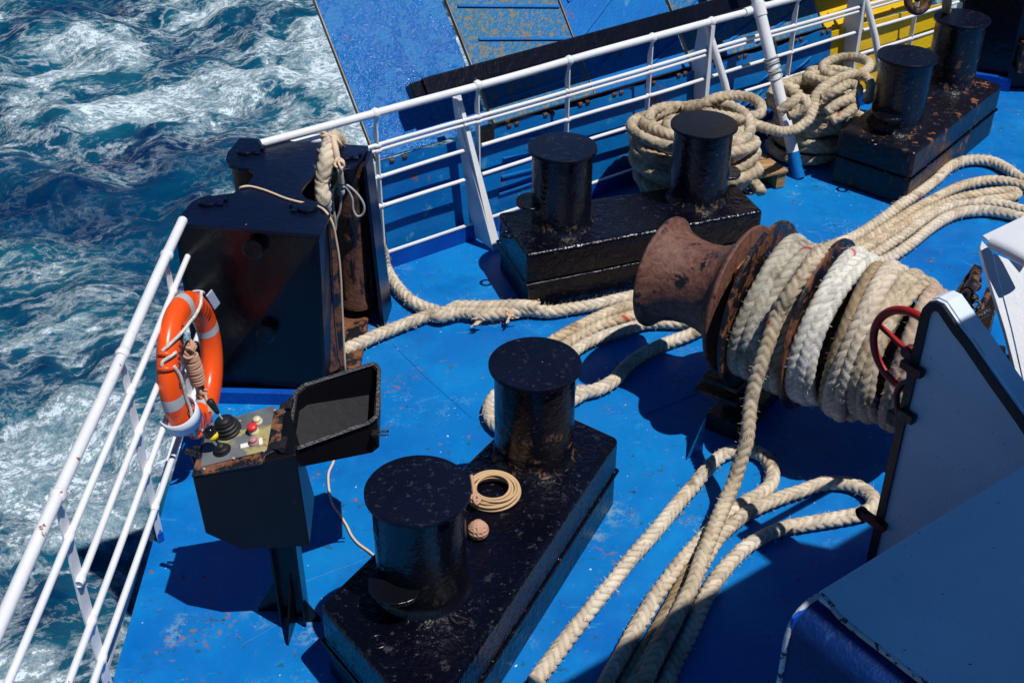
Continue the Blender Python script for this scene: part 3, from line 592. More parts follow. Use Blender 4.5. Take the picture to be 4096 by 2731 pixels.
# discs welded on the front plate
for (x, y, r) in ((590, 845, .052), (665, 1325, .048)):
    P = onplane(600+x*.7014, 400+y*.7014, FRt+[0, 0, 0], nrm(np.array([.09, 1, 0]))); mb = MB(); mb.lathe(P-[0, .013, 0], (-.09, -1, 0), [(0, r), (.006, r), (.010, r-.006), (.011, .0005)], 36); part('welded_disc', mb, M['fair_front'], fl)
# rear walls
RRt = fb(1245, 260); RLt = fb(510, 215)
mb = MB(); mb.hexa([RLt*[1, 1, 0]+[.0, -.01, .001], RRt*[1, 1, 0]+[.03, -.01, .001], RRt*[1, 1, 0]+[.03, .008, .001], RLt*[1, 1, 0]+[0, .008, .001]], [RLt+[0, -.012, -.024], RRt+[-.002, -.012, -.024], RRt+[-.002, .004, -.024], RLt+[0, .004, -.024]]); part('rear_plate', mb, M['fair'], fl)
g0 = fb(1205, 335)
mb = MB(); mb.hexa([g0*[1, 1, 0]+[.055, -.10, .001], g0*[1, 1, 0]+[.075, -.10, .001], RRt*[1, 1, 0]+[.075, -.012, .001], RRt*[1, 1, 0]+[.05, -.012, .001]], [g0+[.012, -.05, -.024], g0+[.03, -.05, -.024], RRt+[.02, -.014, -.024], RRt+[-.004, -.014, -.024]]); part('cheek_plate', mb, M['fair_side'] if 'fair_side' in M else M['fair'], fl)
mb = MB(); mb.box((-1.26, 5.80, .02), (.86, 1.0, .04)); part('base_plate', mb, M['rust_edge'], fl, bevel=.004)
mb = MB(); mb.prism([(-1.70, 5.22, .001), (-.985, 5.19, .001), (-.985, 5.232, .001), (-1.70, 5.262, .001)], (0, 0, .075)); part('foot_skirt', mb, M['blue_side'], fl, bevel=.004)
pins = [(550, 300), (335, 590), (900, 625), (1110, 330)]
for i, p in enumerate(pins):
    P = fb(*p); cx, cy = P[0], P[1]
    if i == 3: cx, cy = -.893, 6.06
    rr = .088 if i != 1 else .075
    mb = MB(); revolve(mb, (cx, cy, .10), ZV, [(0, rr+.012), (.03, rr+.012), (.05, rr), (.45, rr-.003), (.80, rr), (.87, rr), (.88, rr+.004), (.90, rr+.004)], 48); part('roller', mb, M['rust_roller'], fl, 'rusted steel roller' if i == 3 else None)
    mb = MB(); mb.lathe((P[0], P[1], H+.001), ZV, [(0, .05), (.014, .05), (.02, .046), (.021, .0005)], 32); pn = part('roller_pin', mb, M['fair'], fl)
    sx = -1 if i == 2 else 1
    mb = MB(); mb.box((P[0]+sx*.062, P[1]+.0, H+.008), (.03, .075, .014)); mb.box((P[0]+sx*.085, P[1]+.03, H+.012), (.014, .05, .022)); part('keeper_plate', mb, M['fair'], pn, bevel=.003)
mb = MB(); mb.box(ZB(905, 222, .975), (.20, .09, .010), (np.array([.985, .17, 0]), np.array([-.17, .985, 0]), ZV)); o = part('sea_light_box', mb, M['steel_plate'] if 'steel_plate' in M else M['white'], None, loc=(-1.12, 6.43, .9)); 
mb2 = MB(); mb2.box(ZB(905, 222, .975)-[0, 0, .055], (.18, .07, .10), (np.array([.985, .17, 0]), np.array([-.17, .985, 0]), ZV)); part('box_body', mb2, M['white'], o)
tag(o, 'small flat white metal box behind the black fairlead below the top rail', 'box'); o.name = 'metal_box'; ORG['metal_box'] = ORG.get('sea_light_box')

# eye-spliced rope hanging over the fairlead and lines
rs_ = thing('hanging_rope', 'pale braided rope with tan seizing hanging over the top of the fairlead', 'rope', ZB(1000, 400, 1.0))
mb = MB(); rope(mb, [ZB(1068, 215, 1.05)+[.01, .03, -.05], ZB(1045, 222, 1.10), ZB(1018, 290, 1.105), ZB(1000, 380, 1.05), ZB(985, 470, .97), ZB(990, 560, .90), ZB(985, 640, .78), ZB(990, 660, .55)], .046, fuzz=90); part('rope_body', mb, M['rope_pale'], rs_)
mb = MB()
for k in range(5):
    c = ZB(1015+k*9, 225+k*3, 1.12); mb.torus(c, nrm(np.array([.5, .6, .6])+rng.normal(0, .2, 3)), .042, .010, 26, 8)
mb.tube(smooth_path([ZB(1045, 225, 1.15), ZB(1058, 280, 1.13), ZB(1070, 340, 1.08), ZB(1082, 400, 1.03), ZB(1090, 470, .95)], .02)[0], .017, 10)
for k in range(6): mb.torus(ZB(1080+rng.normal(0, 6), 352+k*6, 1.09), nrm(rng.normal(0, 1, 3)), .022, .007, 18, 6)
part('seizing', mb, M['cord_tan2'] if 'cord_tan2' in M else M['rope_tan'] if 'rope_tan' in M else M['cord'], rs_)
kn = thing('grey_cord', 'grey cord hanging in loops in front of the rusted fairlead roller', 'cord', ZB(1090, 500, .92))
mb = MB(); zz = lambda x, y, dz=0: onplane(600+x*.7014, 400+y*.7014, np.array([-.9, 5.93, 0]), nrm(np.array([.1, 1, 0])))
for q in ([(1088, 470), (1060, 485), (1042, 530), (1045, 600), (1055, 680), (1060, 720)], [(1088, 500), (1090, 560), (1080, 640), (1062, 690), (1058, 740)], [(1090, 475), (1130, 490), (1185, 540), (1220, 600), (1215, 650), (1185, 665), (1160, 630), (1152, 560), (1120, 500), (1095, 485)]):
    mb.tube(smooth_path([zz(*p) for p in q], .015)[0], .0068, 8)
for k in range(5): mb.torus(zz(1088, 465+k*14), nrm(rng.normal(0, 1, 3)), .020, .008, 18, 7)
part('cord_loops', mb, M['cord_grey2'] if 'cord_grey2' in M else M['cord_grey'], kn)
th_ = thing('thin_line', 'thin beige line crossing the fairlead top and running along the deck to the near bollard', 'line', (-1.0, 5.0, 0))
mb = MB(); zf = H+.007
q = [ZB(512, 515, zf-.05)+[0, .02, -.02], ZB(520, 498, zf+.004), ZB(560, 492, zf), ZB(640, 510, zf), ZB(700, 532, zf), ZB(770, 560, zf), ZB(840, 580, zf), ZB(900, 592, zf), ZB(960, 608, zf), ZB(1005, 640, zf)]
pf = FRt+[.06, -.01, 0]
wf = lambda x, y: onplane(600+x*.7014, 400+y*.7014, np.array([-.9, 5.385, 0]), nrm(np.array([.2, 1, 0])))
q += [wf(1040, 700), wf(1062, 800), wf(1078, 900), wf(1088, 1020), wf(1096, 1200), wf(1106, 1400), wf(1114, 1540)]
q += [ZL(935, 80, .012), ZL(925, 200, .008), ZL(900, 420, .008), ZL(862, 545, .008), ZL(838, 600, .008), ZL(836, 650, .008), ZL(845, 720, .008), ZL(862, 775, .008), ZL(900, 830, .008), ZL(935, 885, .008), ZL(965, 945, .008), ZL(1005, 990, .008), ZL(1050, 1022, .008), ZL(1085, 1050, .012)]
mb.tube(smooth_path(q, .02)[0], .0062, 8); part('line', mb, M['cord'], th_)

# ================================================================== LIFEBUOY
BC = np.array([-1.525, 4.80, .545]); az, ti = R(-4.8), R(4.4); bn = np.array([math.cos(az)*math.cos(ti), math.sin(az)*math.cos(ti), math.sin(ti)])
BR_, Br, Brz = .279, .068, .052
buoy = thing('lifebuoy', 'orange lifebuoy with silver bands and white grab rope on the left railing', 'lifebuoy', BC)
bX = nrm(np.cross([0, 0, 1.], bn)); bY = np.cross(bn, bX)     # bX ~ +Y (away), bY up
def tp(a, b, k=1.): return BC+(BR_+Br*k*math.cos(b))*(math.cos(a)*bX+math.sin(a)*bY)+Brz*k*math.sin(b)*bn
def tor_part(name, a0, a1, k, mat, b0=0, b1=2*math.pi, n=60, m=22, lab=None):
    mb = MB(); full = b1-b0 > 6.2; A = np.linspace(a0, a1, n); B = np.linspace(b0, b1, m, endpoint=not full)
    def kk(b): return k
    vs = [tp(a, b, k) for a in A for b in B]; mm = len(B)
    fs = [(i*mm+j, (i+1)*mm+j, (i+1)*mm+(j+1) % mm, i*mm+(j+1) % mm) for i in range(n-1) for j in range(mm if full else mm-1)]
    mb.add(vs, fs, True); return part(name, mb, mat, buoy, lab)
tor_part('ring', 0, 2*math.pi+.0001, 1., M['buoy'], n=120)
for a in (R(78), R(5), R(180), R(268)): tor_part('tape_band', a-.085, a+.085, 1.012, M['tape'], n=8)
mb = MB()      # lettering strokes on the inner front of the ring
def stroke(a0, b0, a1, b1, w=.006):
    n = 6; A = np.linspace(a0, a1, n); B = np.linspace(b0, b1, n); vs = []
    for i in range(n):
        p = tp(A[i], B[i], 1.016); p2 = tp(A[i]+.001, B[i]+.001, 1.016); t = tp(A[min(i+1, n-1)], B[min(i+1, n-1)], 1.016)-tp(A[max(i-1, 0)], B[max(i-1, 0)], 1.016); nn = nrm(p-(BC+BR_*(math.cos(A[i])*bX+math.sin(A[i])*bY))); sd = nrm(np.cross(t, nn))*w/2; vs += [p-sd, p+sd]
    mb.add(vs, [(2*i, 2*i+1, 2*i+3, 2*i+2) for i in range(n-1)], True)
def letters(aS, aE, glyphs):
    st = (aE-aS)/len(glyphs)
    for i, g in enumerate(glyphs):
        a = aS+i*st; wd = st*.62
        for (x0, y0, x1, y1) in g: stroke(a+x0*wd, R(125)-y0*R(48), a+x1*wd, R(125)-y1*R(48))
Lr = {'N': [(0, 0, 0, 1), (0, 1, 1, 0), (1, 0, 1, 1)], 'I': [(.5, 0, .5, 1)], 'P': [(0, 0, 0, 1), (0, 1, 1, 1), (1, 1, 1, .5), (1, .5, 0, .5)], 'R': [(0, 0, 0, 1), (0, 1, 1, 1), (1, 1, 1, .5), (1, .5, 0, .5), (.4, .5, 1, 0)], 'M': [(0, 0, 0, 1), (0, 1, .5, .4), (.5, .4, 1, 1), (1, 1, 1, 0)], 'A': [(0, 0, .5, 1), (.5, 1, 1, 0), (.2, .4, .8, .4)], 'Y': [(0, 1, .5, .5), (1, 1, .5, .5), (.5, .5, .5, 0)], 'E': [(0, 0, 0, 1), (0, 1, 1, 1), (0, .5, .8, .5), (0, 0, 1, 0)]}
for a0_, a1_, word in ((168, 105, 'ERYNIMP'), (60, 22, 'MIIN'), (196, 252, 'PIIIN')):
    mb = MB(); letters(R(a0_), R(a1_), [Lr[c] for c in word]); part('lettering', mb, M['ink_black'], buoy)
# grab rope
mb = MB(); def_r = .0085
def gr(pts): rope(mb, [tp(R(a), R(b), 1.0+k) for a, b, k in pts], def_r, pitch=.03, step=.0035, n=10, amp=.14, fuzz=0, red=0)
gr([(50, 40, .22), (62, 90, .17), (76, 122, .17), (92, 116, .17), (108, 95, .17), (122, 62, .17), (132, 25, .17), (136, 0, .12)])
gr([(136, 60, .12), (140, 35, .18), (144, 5, .16), (147, 0, .1)])
gr([(147, 50, .14), (155, 75, .18), (168, 92, .17), (182, 96, .17), (196, 92, .2), (212, 60, .18), (225, 40, .17), (234, 30, .1)])
gr([(238, 60, .12), (242, 40, .18), (246, 20, .1)]); gr([(250, 30, .1), (254, 10, .2), (257, -10, .1)])
part('grab_rope', mb, M['rope_white'], buoy)
for a in (138, 149, 240, 252):    # moulded ribs that hold the rope
    mb = MB(); ps = [tp(R(a), R(b), 1.06) for b in np.linspace(-25, 62, 12)]; mb.tube(ps, [.004+.010*math.sin(math.pi*i/11) for i in range(12)], 10); part('rope_guide', mb, M['buoy'], buoy)
# brackets holding the ring
brk = thing('lifebuoy_bracket', 'pair of white flat steel hooks on the railing that hold the lifebuoy', 'bracket', BC+[-.07, 0, 0])
def hook(am, wd, k, b0, b1):
    mb = MB(); n = 22; B = np.linspace(R(b0), R(b1), n); vs = []
    for b in B:
        c = BC+BR_*(math.cos(am)*bX+math.sin(am)*bY); rad = math.cos(am)*bX+math.sin(am)*bY; tn = -math.sin(am)*bX+math.cos(am)*bY
        d = rad*math.cos(b)+bn*math.sin(b)
        w_ = wd
        for kk in (k, k+.006):
            for s_ in (-1, 1): vs.append(c+d*kk+tn*s_*w_)
    fs = []
    for i in range(n-1):
        o = 4*i; fs += [(o, o+4, o+5, o+1), (o+2, o+3, o+7, o+6), (o, o+2, o+6, o+4), (o+1, o+5, o+7, o+3)]
    fs += [(0, 1, 3, 2), (4*n-4, 4*n-2, 4*n-1, 4*n-3)]; mb.add(vs, fs, True); part('hook', mb, M['white_plate'], brk)
hook(R(203), .044, .086, -50, 172); hook(R(38), .020, .082, -90, 20)
hc = BC+(BR_+.075)*(math.cos(R(27))*bX+math.sin(R(27))*bY)+bn*.05; ht = -math.sin(R(27))*bX+math.cos(R(27))*bY
mb = MB(); mb.box(hc, (.13, .045, .006), (ht, nrm(bn*.5+(math.cos(R(27))*bX+math.sin(R(27))*bY)*.85), nrm(bn*.85-(math.cos(R(27))*bX+math.sin(R(27))*bY)*.5))); part('hook', mb, M['white_plate'], brk, bevel=.004)
bl = thing('buoy_line', 'pinkish brown coiled line bundled inside the lifebuoy', 'line', BC+[0, .02, -.07])
mb = MB(); c = BC+bn*.0+bX*(.02)+bY*(-.05)
for k in range(15):
    mb.torus(c+bY*(.085-.0115*k)+bX*.0, nrm(bY+rng.normal(0, .10, 3)), .034-.0006*abs(k-7), .0072, 26, 7)
for k in range(9): mb.torus(c+bY*(.10+rng.uniform(0, .035))+bX*rng.uniform(-.03, .03), nrm(rng.normal(0, 1, 3)), .026, .0075, 24, 7)
for k in range(6): mb.torus(c+bY*(-.12-rng.uniform(0, .05))+bX*rng.uniform(-.02, .03), nrm(rng.normal(0, 1, 3)), .024, .0075, 24, 7)
mb.tube(smooth_path([c+bY*(-.15)+bn*.02, c+bY*-.175+bX*-.04+bn*.04, c+bY*-.20+bX*-.07+bn*.05], .01)[0], .008, 8)
part('line_bundle', mb, M['cord_pink'], bl)

# ================================================================== CONTROL BOX
cb = thing('control_box', 'black pedestal control box with joysticks and buttons and its lid open', 'control box', (-.935, 3.68, 0))
def L3(x, y, z): return ZL(x, y, z)
T = [L3(95, 632, .81), L3(660, 500, .875), L3(600, 262, .90), L3(178, 350, .845)]
FN = nrm(np.cross(T[1]-T[0], [0, 0, 1.]))
Bf = [L3(165, 930, .53), L3(365, 1020, .47), L3(735, 1000, .475)]
bb = L3(760, 705, .50); depth = bb-Bf[2]; depth[2] = 0
mb = MB(); front = [T[0], T[1], Bf[2], Bf[1], Bf[0]]; rear = [T[3]+(T[3]-T[0])*0, T[2]+np.array([.02, 0, 0]), Bf[2]+depth, Bf[1]+depth, Bf[0]+depth]
mb.add(front+rear, [(0, 1, 2, 3, 4)[::-1], (5, 6, 7, 8, 9), (0, 5, 6, 1)[::1], (1, 6, 7, 2), (2, 7, 8, 3), (3, 8, 9, 4), (4, 9, 5, 0)])
body = part('box_body', mb, M['box_black'] if 'box_black' in M else M['fair_front'], cb, bevel=.006)
# rim and control plate
pn_ = nrm(np.cross(T[1]-T[0], T[3]-T[0])); pn_ = pn_ if pn_[2] > 0 else -pn_
rim = [L3(95, 632, .81), L3(480, 565, .842), L3(500, 520, .855), L3(575, 480, .868), L3(600, 262, .90), L3(178, 350, .845)]
rim = [p+pn_*.004 for p in rim]
mb = MB(); mb.prism(rim, pn_*.012); part('box_rim', mb, M['rust_box'] if 'rust_box' in M else M['rust_edge'], cb, bevel=.003)
pl = [p+pn_*.018 for p in (L3(148, 588, .815), L3(508, 498, .855), L3(552, 252, .893), L3(180, 362, .845))]
mb = MB(); mb.prism(pl, pn_*.004); plate = part('control_plate', mb, M['panel'], cb, bevel=.001)
P0 = pl[0]+pn_*.004
def onp(x, y, o=0): return onplane(700+x*.7335, 1450+y*.7335, P0+pn_*o, pn_)
xa = nrm(pl[1]-pl[0]); ya = np.cross(pn_, xa)
mb = MB(); mb.box(onp(295, 365), (.15, .13, .008), (xa, ya, pn_)); part('boot_base', mb, M['steel_dull'] if 'steel_dull' in M else M['panel'], plate, bevel=.002)
# big joystick: pleated boot, thin stem, tapered handle
c = onp(290, 375)
prof = []; h = .004
for i, r in enumerate((.056, .052, .046, .039)):
    prof += [(h, r-.010), (h+.004, r), (h+.010, r), (h+.014, r-.010)]; h += .015
prof += [(h, .03), (h+.004, .012), (h+.005, .001)]
js = MB(); revolve(js, c, pn_, prof, 40); bo = part('joystick_boot', js, M['rubber'], cb, 'large pleated rubber joystick boot')
tilt = nrm(pn_+np.array([-.30, .18, 0])); mb = MB(); mb.tube([c+pn_*.05, c+pn_*.05+tilt*.075], .004, 10); part('stem', mb, M['steel'], bo)
mb = MB(); revolve(mb, c+pn_*.05+tilt*.05, tilt, [(0, .001), (0, .008), (.01, .010), (.05, .015), (.062, .015), (.068, .010), (.069, .001)], 24); part('handle', mb, M['rubber'], bo)
c = onp(258, 480)
mb = MB(); revolve(mb, c, pn_, [(0, .034), (.006, .036), (.010, .026), (.012, .028), (.018, .026), (.02, .016), (.026, .018), (.036, .010), (.037, .001)], 32); bo = part('joystick_boot', mb, M['rubber'], cb, 'small rubber joystick boot')
tilt = nrm(pn_+np.array([-.42, .25, 0])); mb = MB(); mb.tube([c+pn_*.03, c+pn_*.03+tilt*.04], .005, 10); part('stem', mb, M['rubber'], bo)
mb = MB(); revolve(mb, c+pn_*.03+tilt*.035, tilt, [(0, .001), (0, .018), (.008, .022), (.022, .0245), (.0225, .001)], 28); part('yellow_collar', mb, M['knob_yellow'], bo)
mb = MB(); revolve(mb, c+pn_*.03+tilt*.058, tilt, [(0, .001), (0, .0275), (.018, .0275), (.027, .024), (.033, .014), (.035, .001)], 28); part('knob', mb, M['knob'], bo)
for (x, y, mt, tall, lab) in ((452, 325, 'btn_cream', .02, 'cream push button'), (432, 380, 'btn_red', .035, 'red mushroom button'), (432, 438, 'btn_pink', .022, 'faded pink push button')):
    c = onp(x, y); mb = MB(); revolve(mb, c, pn_, [(0, .02), (tall*.5, .02), (tall*.5+.002, .014), (tall*.7, .014)], 28); bo = part('button_base', mb, M[mt] if mt != 'btn_red' else M['btn_cream'], cb)
    mb = MB(); revolve(mb, c, pn_, [(tall*.6, .001), (tall*.6, .019 if mt == 'btn_red' else .015), (tall*.85, .022 if mt == 'btn_red' else .016), (tall+.004, .019 if mt == 'btn_red' else .014), (tall+.005, .001)], 28); part('push_button', mb, M[mt], bo, lab)
for (x, y, sx, sy) in ((402, 328, .03, .042), (468, 428, .014, .038), (382, 450, .036, .024), (412, 312, .02, .02)):
    mb = MB(); mb.box(onp(x, y, .0006), (sx, sy, .001), (xa, ya, pn_)); part('paper_label', mb, M['label'], plate)
mb = MB()
for (x, y, n_) in ((497, 262, 4), (495, 300, 4), (488, 420, 2), (490, 448, 3), (425, 290, 2)):
    for k in range(n_):
        p = onp(x+(k-n_/2)*8, y+rng.uniform(-2, 2), .001); d = nrm(ya+xa*rng.uniform(-.7, .7)); mb.bar(p-d*.007, p+d*.007, .0018, .0008, pn_); 
        if k % 2: mb.bar(p, p+xa*.007, .0018, .0008, pn_)
part('red_handwriting', mb, M['ink'], plate)
for (x, y) in ((160, 580), (320, 522), (485, 482), (512, 368), (545, 262), (372, 297)):
    mb = MB(); mb.lathe(onp(x, y), pn_, [(0, .006), (.004, .005), (.0045, .0005)], 10); part('screw', mb, M['steel'], plate)
for (x, y) in ((355, 318), (355, 372)): mb = MB(); mb.lathe(onp(x, y, .008), pn_, [(0, .005), (.003, .004), (.0035, .0005)], 10); part('screw', mb, M['steel'], plate)
# latch on the left side, hinges
cL = L3(85, 490, .80)
mb = MB(); mb.tube([cL+[-.02, .01, 0], cL+[.03, -.01, 0]], .012, 12); mb.tube([cL, cL+[.015, .0, -.09]], .006, 8); mb.tube([cL+[.01, .02, .01], cL+[.05, .015, .01]], .008, 8); part('latch', mb, M['grease'], cb)
for (x, y) in ((625, 232), (592, 445)):
    mb = MB(); c = L3(x, y, .89); mb.tube([c+[-.0, -.035, 0], c+[0, .035, 0]], .014, 12); mb.box(c+[-.02, 0, -.005], (.04, .05, .006)); part('hinge', mb, M['grease'], cb)
# pedestal: H-shaped post with gussets
ax_ = (nrm(np.array([1, .05, 0])), nrm(np.array([-.05, 1, 0])), ZV); px = np.array([-.925, 3.70, 0])
mb = MB(); mb.box(px+[0, 0, .24], (.10, .012, .47), ax_); mb.box(px+[-.05, 0, .24], (.010, .12, .47), ax_); mb.box(px+[.05, 0, .24], (.010, .12, .47), ax_); part('pedestal', mb, M['fair_front'], cb, bevel=.002)
mb = MB(); g = px+[0, -.006, 0]; f0 = ZL(610, 1540, .002); mb.prism([g+[.004, 0, .001], f0, f0+[0, .01, .03], g+[.004, 0, .26]], (.008, 0, 0)); part('gusset', mb, M['fair_front'], cb)
mb = MB(); mb.prism([px+[.056, -.03, .001], px+[.115, -.03, .001], px+[.115, -.03, .02], px+[.056, -.03, .13]], (0, .008, 0)); part('gusset', mb, M['fair_front'], cb); mb = MB(); mb.prism([px+[-.056, .03, .001], px+[-.16, .03, .001], px+[-.16, .03, .02], px+[-.056, .03, .2]], (0, .008, 0)); part('gusset', mb, M['fair_front'], cb)
# lid: wedge shaped tray hinged on the right side, mouth up
lr_ = [L3(652, 182, .88), L3(700, 130, .90), L3(1085, 18, .89), L3(1112, 38, .89), L3(1100, 300, .80), L3(1062, 338, .79), L3(655, 452, .83), L3(618, 432, .83)]
lid_n = nrm(np.cross(lr_[5]-lr_[0], lr_[2]-lr_[0])); lid_n = lid_n if lid_n[2] > 0 else -lid_n
pc = sum(lr_)/8; lr_ = [p-lid_n*((p-pc)@lid_n) for p in lr_]
def inn(ps, d):
    c = sum(ps)/len(ps); return [p+nrm(c-p)*d*1.4 for p in ps]
xl, xr = lr_[0][0], lr_[3][0]
dpt = lambda p: np.array([0, 0, .085+.075*min(1, max(0, (p[0]-xl)/(xr-xl)))])
o_t = lr_; i_t = inn(lr_, .009); o_b = [p-dpt(p) for p in lr_]; i_b = [p-dpt(p)+[0, 0, .007] for p in i_t]
mb = MB(); fs = []
for i in range(8):
    j = (i+1) % 8; fs += [(i, j, 8+j, 8+i), (16+i, 16+j, j, i), (8+i, 8+j, 24+j, 24+i)]
fs += [tuple(range(16, 24)), tuple(range(24, 32))[::-1]]
mb.add(o_t+i_t+o_b+i_b, fs); lid = part('box_lid', mb, M['lid_black'], cb, weld=True)
mb = MB(); 
for i in range(8):
    a, b_ = lr_[i], lr_[(i+1) % 8]; mb.bar(a+lid_n*.004, b_+lid_n*.004, .018, .010, lid_n)
part('lid_rim', mb, M['trim'], cb, bevel=.003)
c = L3(1092, 385, .76)
mb = MB(); mb.box(c+[-.0, 0, 0], (.03, .035, .012)); mb.tube([c+[.01, .012, 0], c+[.055, .014, 0]], .0045, 8); mb.tube([c+[.01, -.012, 0], c+[.055, -.010, 0]], .0045, 8); part('lid_catch', mb, M['grease'], cb)
c = L3(1110, 215, .82); mb = MB(); mb.box(c, (.012, .09, .03)); mb.tube([c+[0, .04, .0], c+[0.004, -.05, 0]], .008, 8); part('lid_hasp', mb, M['rust_edge'], cb)

# ================================================================== WINCH
DA = np.array([.772, 5.487, .647]); aD = R(-35.3); dax = np.array([math.cos(aD), math.sin(aD), 0]); dh = np.array([-dax[1], dax[0], 0])
def dp(s, rho, th): return DA+dax*s+rho*(math.cos(th)*ZV+math.sin(th)*(-dh))      # th=0 top, + towards camera
win = thing('mooring_winch', 'rusty mooring winch with flared warping head and red hand wheel', 'winch', DA*[1, 1, 0]+dax*.6)
mb = MB(); prof = [(0, .12), (0, .286), (.004, .294), (.018, .295), (.026, .285), (.05, .262), (.09, .238), (.15, .221), (.22, .215), (.29, .224), (.34, .242), (.38, .27), (.41, .31), (.432, .36), (.445, .376), (.458, .376), (.462, .37), (.462, .1)]
revolve(mb, DA, dax, prof, 72); part('warping_head', mb, M['rust_head'] if 'rust_head' in M else M['rust'], win)
mb = MB(); disc(mb, DA-dax*.012, dax, .10, .02); part('head_cap', mb, M['rust'], win)
mb = MB(); disc(mb, DA+dax*.548, dax, .431, .020, 72); part('drum_flange', mb, M['rust_edge'], win)
mb = MB(); disc(mb, DA+dax*.863, dax, .432, .020, 72); part('drum_flange', mb, M['rust_edge'], win, 'rusty divider flange between the rope windings')
mb = MB(); disc(mb, DA+dax*1.47, dax, .29, .020, 72); part('drum_flange', mb, M['rust_edge'], win)
mb = MB(); mb.lathe(DA, dax, [(.44, .07), (1.65, .07)], 32); mb.lathe(DA, dax, [(.57, .24), (1.47, .24)], 48); part('drum_barrel', mb, M['rust_edge'], win)
mb = MB(); mb.prism([dp(.478, .10, 2.6), dp(.478, .27, .2), dp(.478, .30, .55), dp(.478, .20, 1.3), dp(.478, .12, 1.9)], dax*.02); part('brake_lever', mb, M['orange'], win)
# bearing pedestal
c = DA+dax*.505; ex = (dax, dh, ZV)
mb = MB(); mb.prism([c-dh*.20*1+[0, 0, -.645], c+dh*.20+[0, 0, -.645], c+dh*.09+[0, 0, .06], c-dh*.09+[0, 0, .06]], dax*.03); part('pedestal', mb, M['grease'], win, bevel=.004)
mb = MB(); mb.box(c-dh*.16+[0, 0, -.40]+dax*-.02, (.20, .10, .03), ex); mb.box(c-dh*.16+[0, 0, -.34]+dax*-.02, (.16, .07, .03), ex); mb.box(c-dh*.20+[0, 0, -.455]+dax*-.02, (.24, .09, .03), ex); part('brake_shoe', mb, M['rust_edge'], win, bevel=.004)
mb = MB(); mb.lathe(c-dax*.02, dax, [(0, .11), (.07, .11)], 32); part('bearing', mb, M['grease'], win)
g0 = ZM(1000, 1275, .001); g1 = ZM(1140, 970, .20); g2 = g1*[1, 1, 0]+[.03, .05, .001]
mb = MB(); mb.prism([g0, g1*[1, 1, 0]+[0, 0, .001], g1], (.008, .008, 0)); part('foot_gusset', mb, M['gusset'] if 'gusset' in M else M['blue'], win)
for s_ in (.56, 1.55):
    c = DA+dax*s_; mb = MB(); mb.box(c*[1, 1, 0]+[0, 0, .05], (.20, .55, .098), ex); part('base_frame', mb, M['grease'], win, bevel=.006)
# ---- rope windings on the drum: separate ropes
def wind(label, mat, s0, s1, turns, R0, r, name='wound_rope', jit=.012, pitch=.088, red=.003, cat='rope', tail=None, t0=3.6, head=None, fuzz=45, tw=None, grp=None):
    n = int(turns*40); ph = rng.uniform(0, 6); pts = []
    if head: pts += head
    for i in range(n+1):
        f = i/n; th = t0-2*math.pi*turns*f; s = s0+(s1-s0)*(math.floor(f*turns)+min(1, (f*turns % 1)*1.0))/turns
        s += jit*math.sin(th*1.0+ph)+.4*jit*math.sin(2.3*th); pts.append(dp(s, R0+.010*math.sin(3*th+ph)+.012*math.sin(f*turns*2.1), th))
    if tail: pts += tail
    o = MB(); P = smooth_path(pts, .0095); rope(o, None, r, pitch=pitch, presm=P, fuzz=fuzz, red=red, n=18, twist=.35)
    ob = part(name, o, mat, None, loc=dp(s0, 0, 0)); tag(ob, label, cat, grp); return ob
GW = 'mooring ropes wound on the winch drum'
wind('weathered grey rope wound against the left drum flange', M['rope_grey'], .605, .735, 3, .335, .0345, grp=GW, jit=.02)
wind('beige dirty rope wound on the drum just left of the divider flange', M['rope_grey2'] if 'rope_grey2' in M else M['rope_pile'], .765, .838, 2, .345, .034, grp=GW, jit=.018)
wind('bright white braided rope wound just right of the divider flange', M['rope_white'], .918, 1.02, 3, .362, .034, grp=GW, jit=.016, red=.006)
wind('brown sandy rope wound between the white rope and the red wheel', M['rope_brown'], 1.058, 1.066, 1, .345, .030, grp=GW, jit=.02)
wind('cream braided rope wound on the drum just left of the red wheel', M['rope_pale'], 1.10, 1.175, 2, .358, .036, grp=GW, jit=.02, t0=2.5)
wind('tan rope wound near the right end of the drum', M['rope_pile'], 1.212, 1.30, 3, .342, .032, grp=GW, jit=.022)
wind('pinkish rope wound at the far right end of the drum', M['rope_pink'], 1.325, 1.42, 3, .322, .033, grp=GW, jit=.02)

# hauling rope coming off the drum down to the deck and out of the picture at the bottom
z2 = .04
tail = [dp(.845, .405, .0), dp(.84, .425, .35), dp(.82, .435, .75), ZN(1120, 790, .85), ZN(1085, 885, .80), ZN(1050, 1000, .735), ZN(1020, 1080, .69), ZN(990, 1180, .63), ZN(960, 1280, .567), ZN(930, 1420, .488), ZE(748, 330, .345), ZE(728, 400, .287), ZE(705, 470, .224), ZE(684, 540, .166), ZE(655, 610, .125), ZE(605, 720, .11), ZE(560, 830, .11), ZE(510, 960, .115), ZE(470, 1070, .12), ZE(405, 1200, .10), ZE(330, 1350, .10), ZE(250, 1500, .10), ZE(190, 1640, .09), ZE(120, 1800, .09)]
head = [dp(.85-.004*k, .385, -.3-.35*k) for k in range(4, 0, -1)]
mb = MB(); rope(mb, head+tail, .036, fuzz=90); tag(part('hauling_rope', mb, M['rope_brown2'] if 'rope_brown2' in M else M['rope_tan'] if 'rope_tan' in M else M['rope_pile'], None, loc=ZE(600, 720, 0)), 'dirty tan rope leading steeply down from the drum over the other ropes on the deck', 'rope')
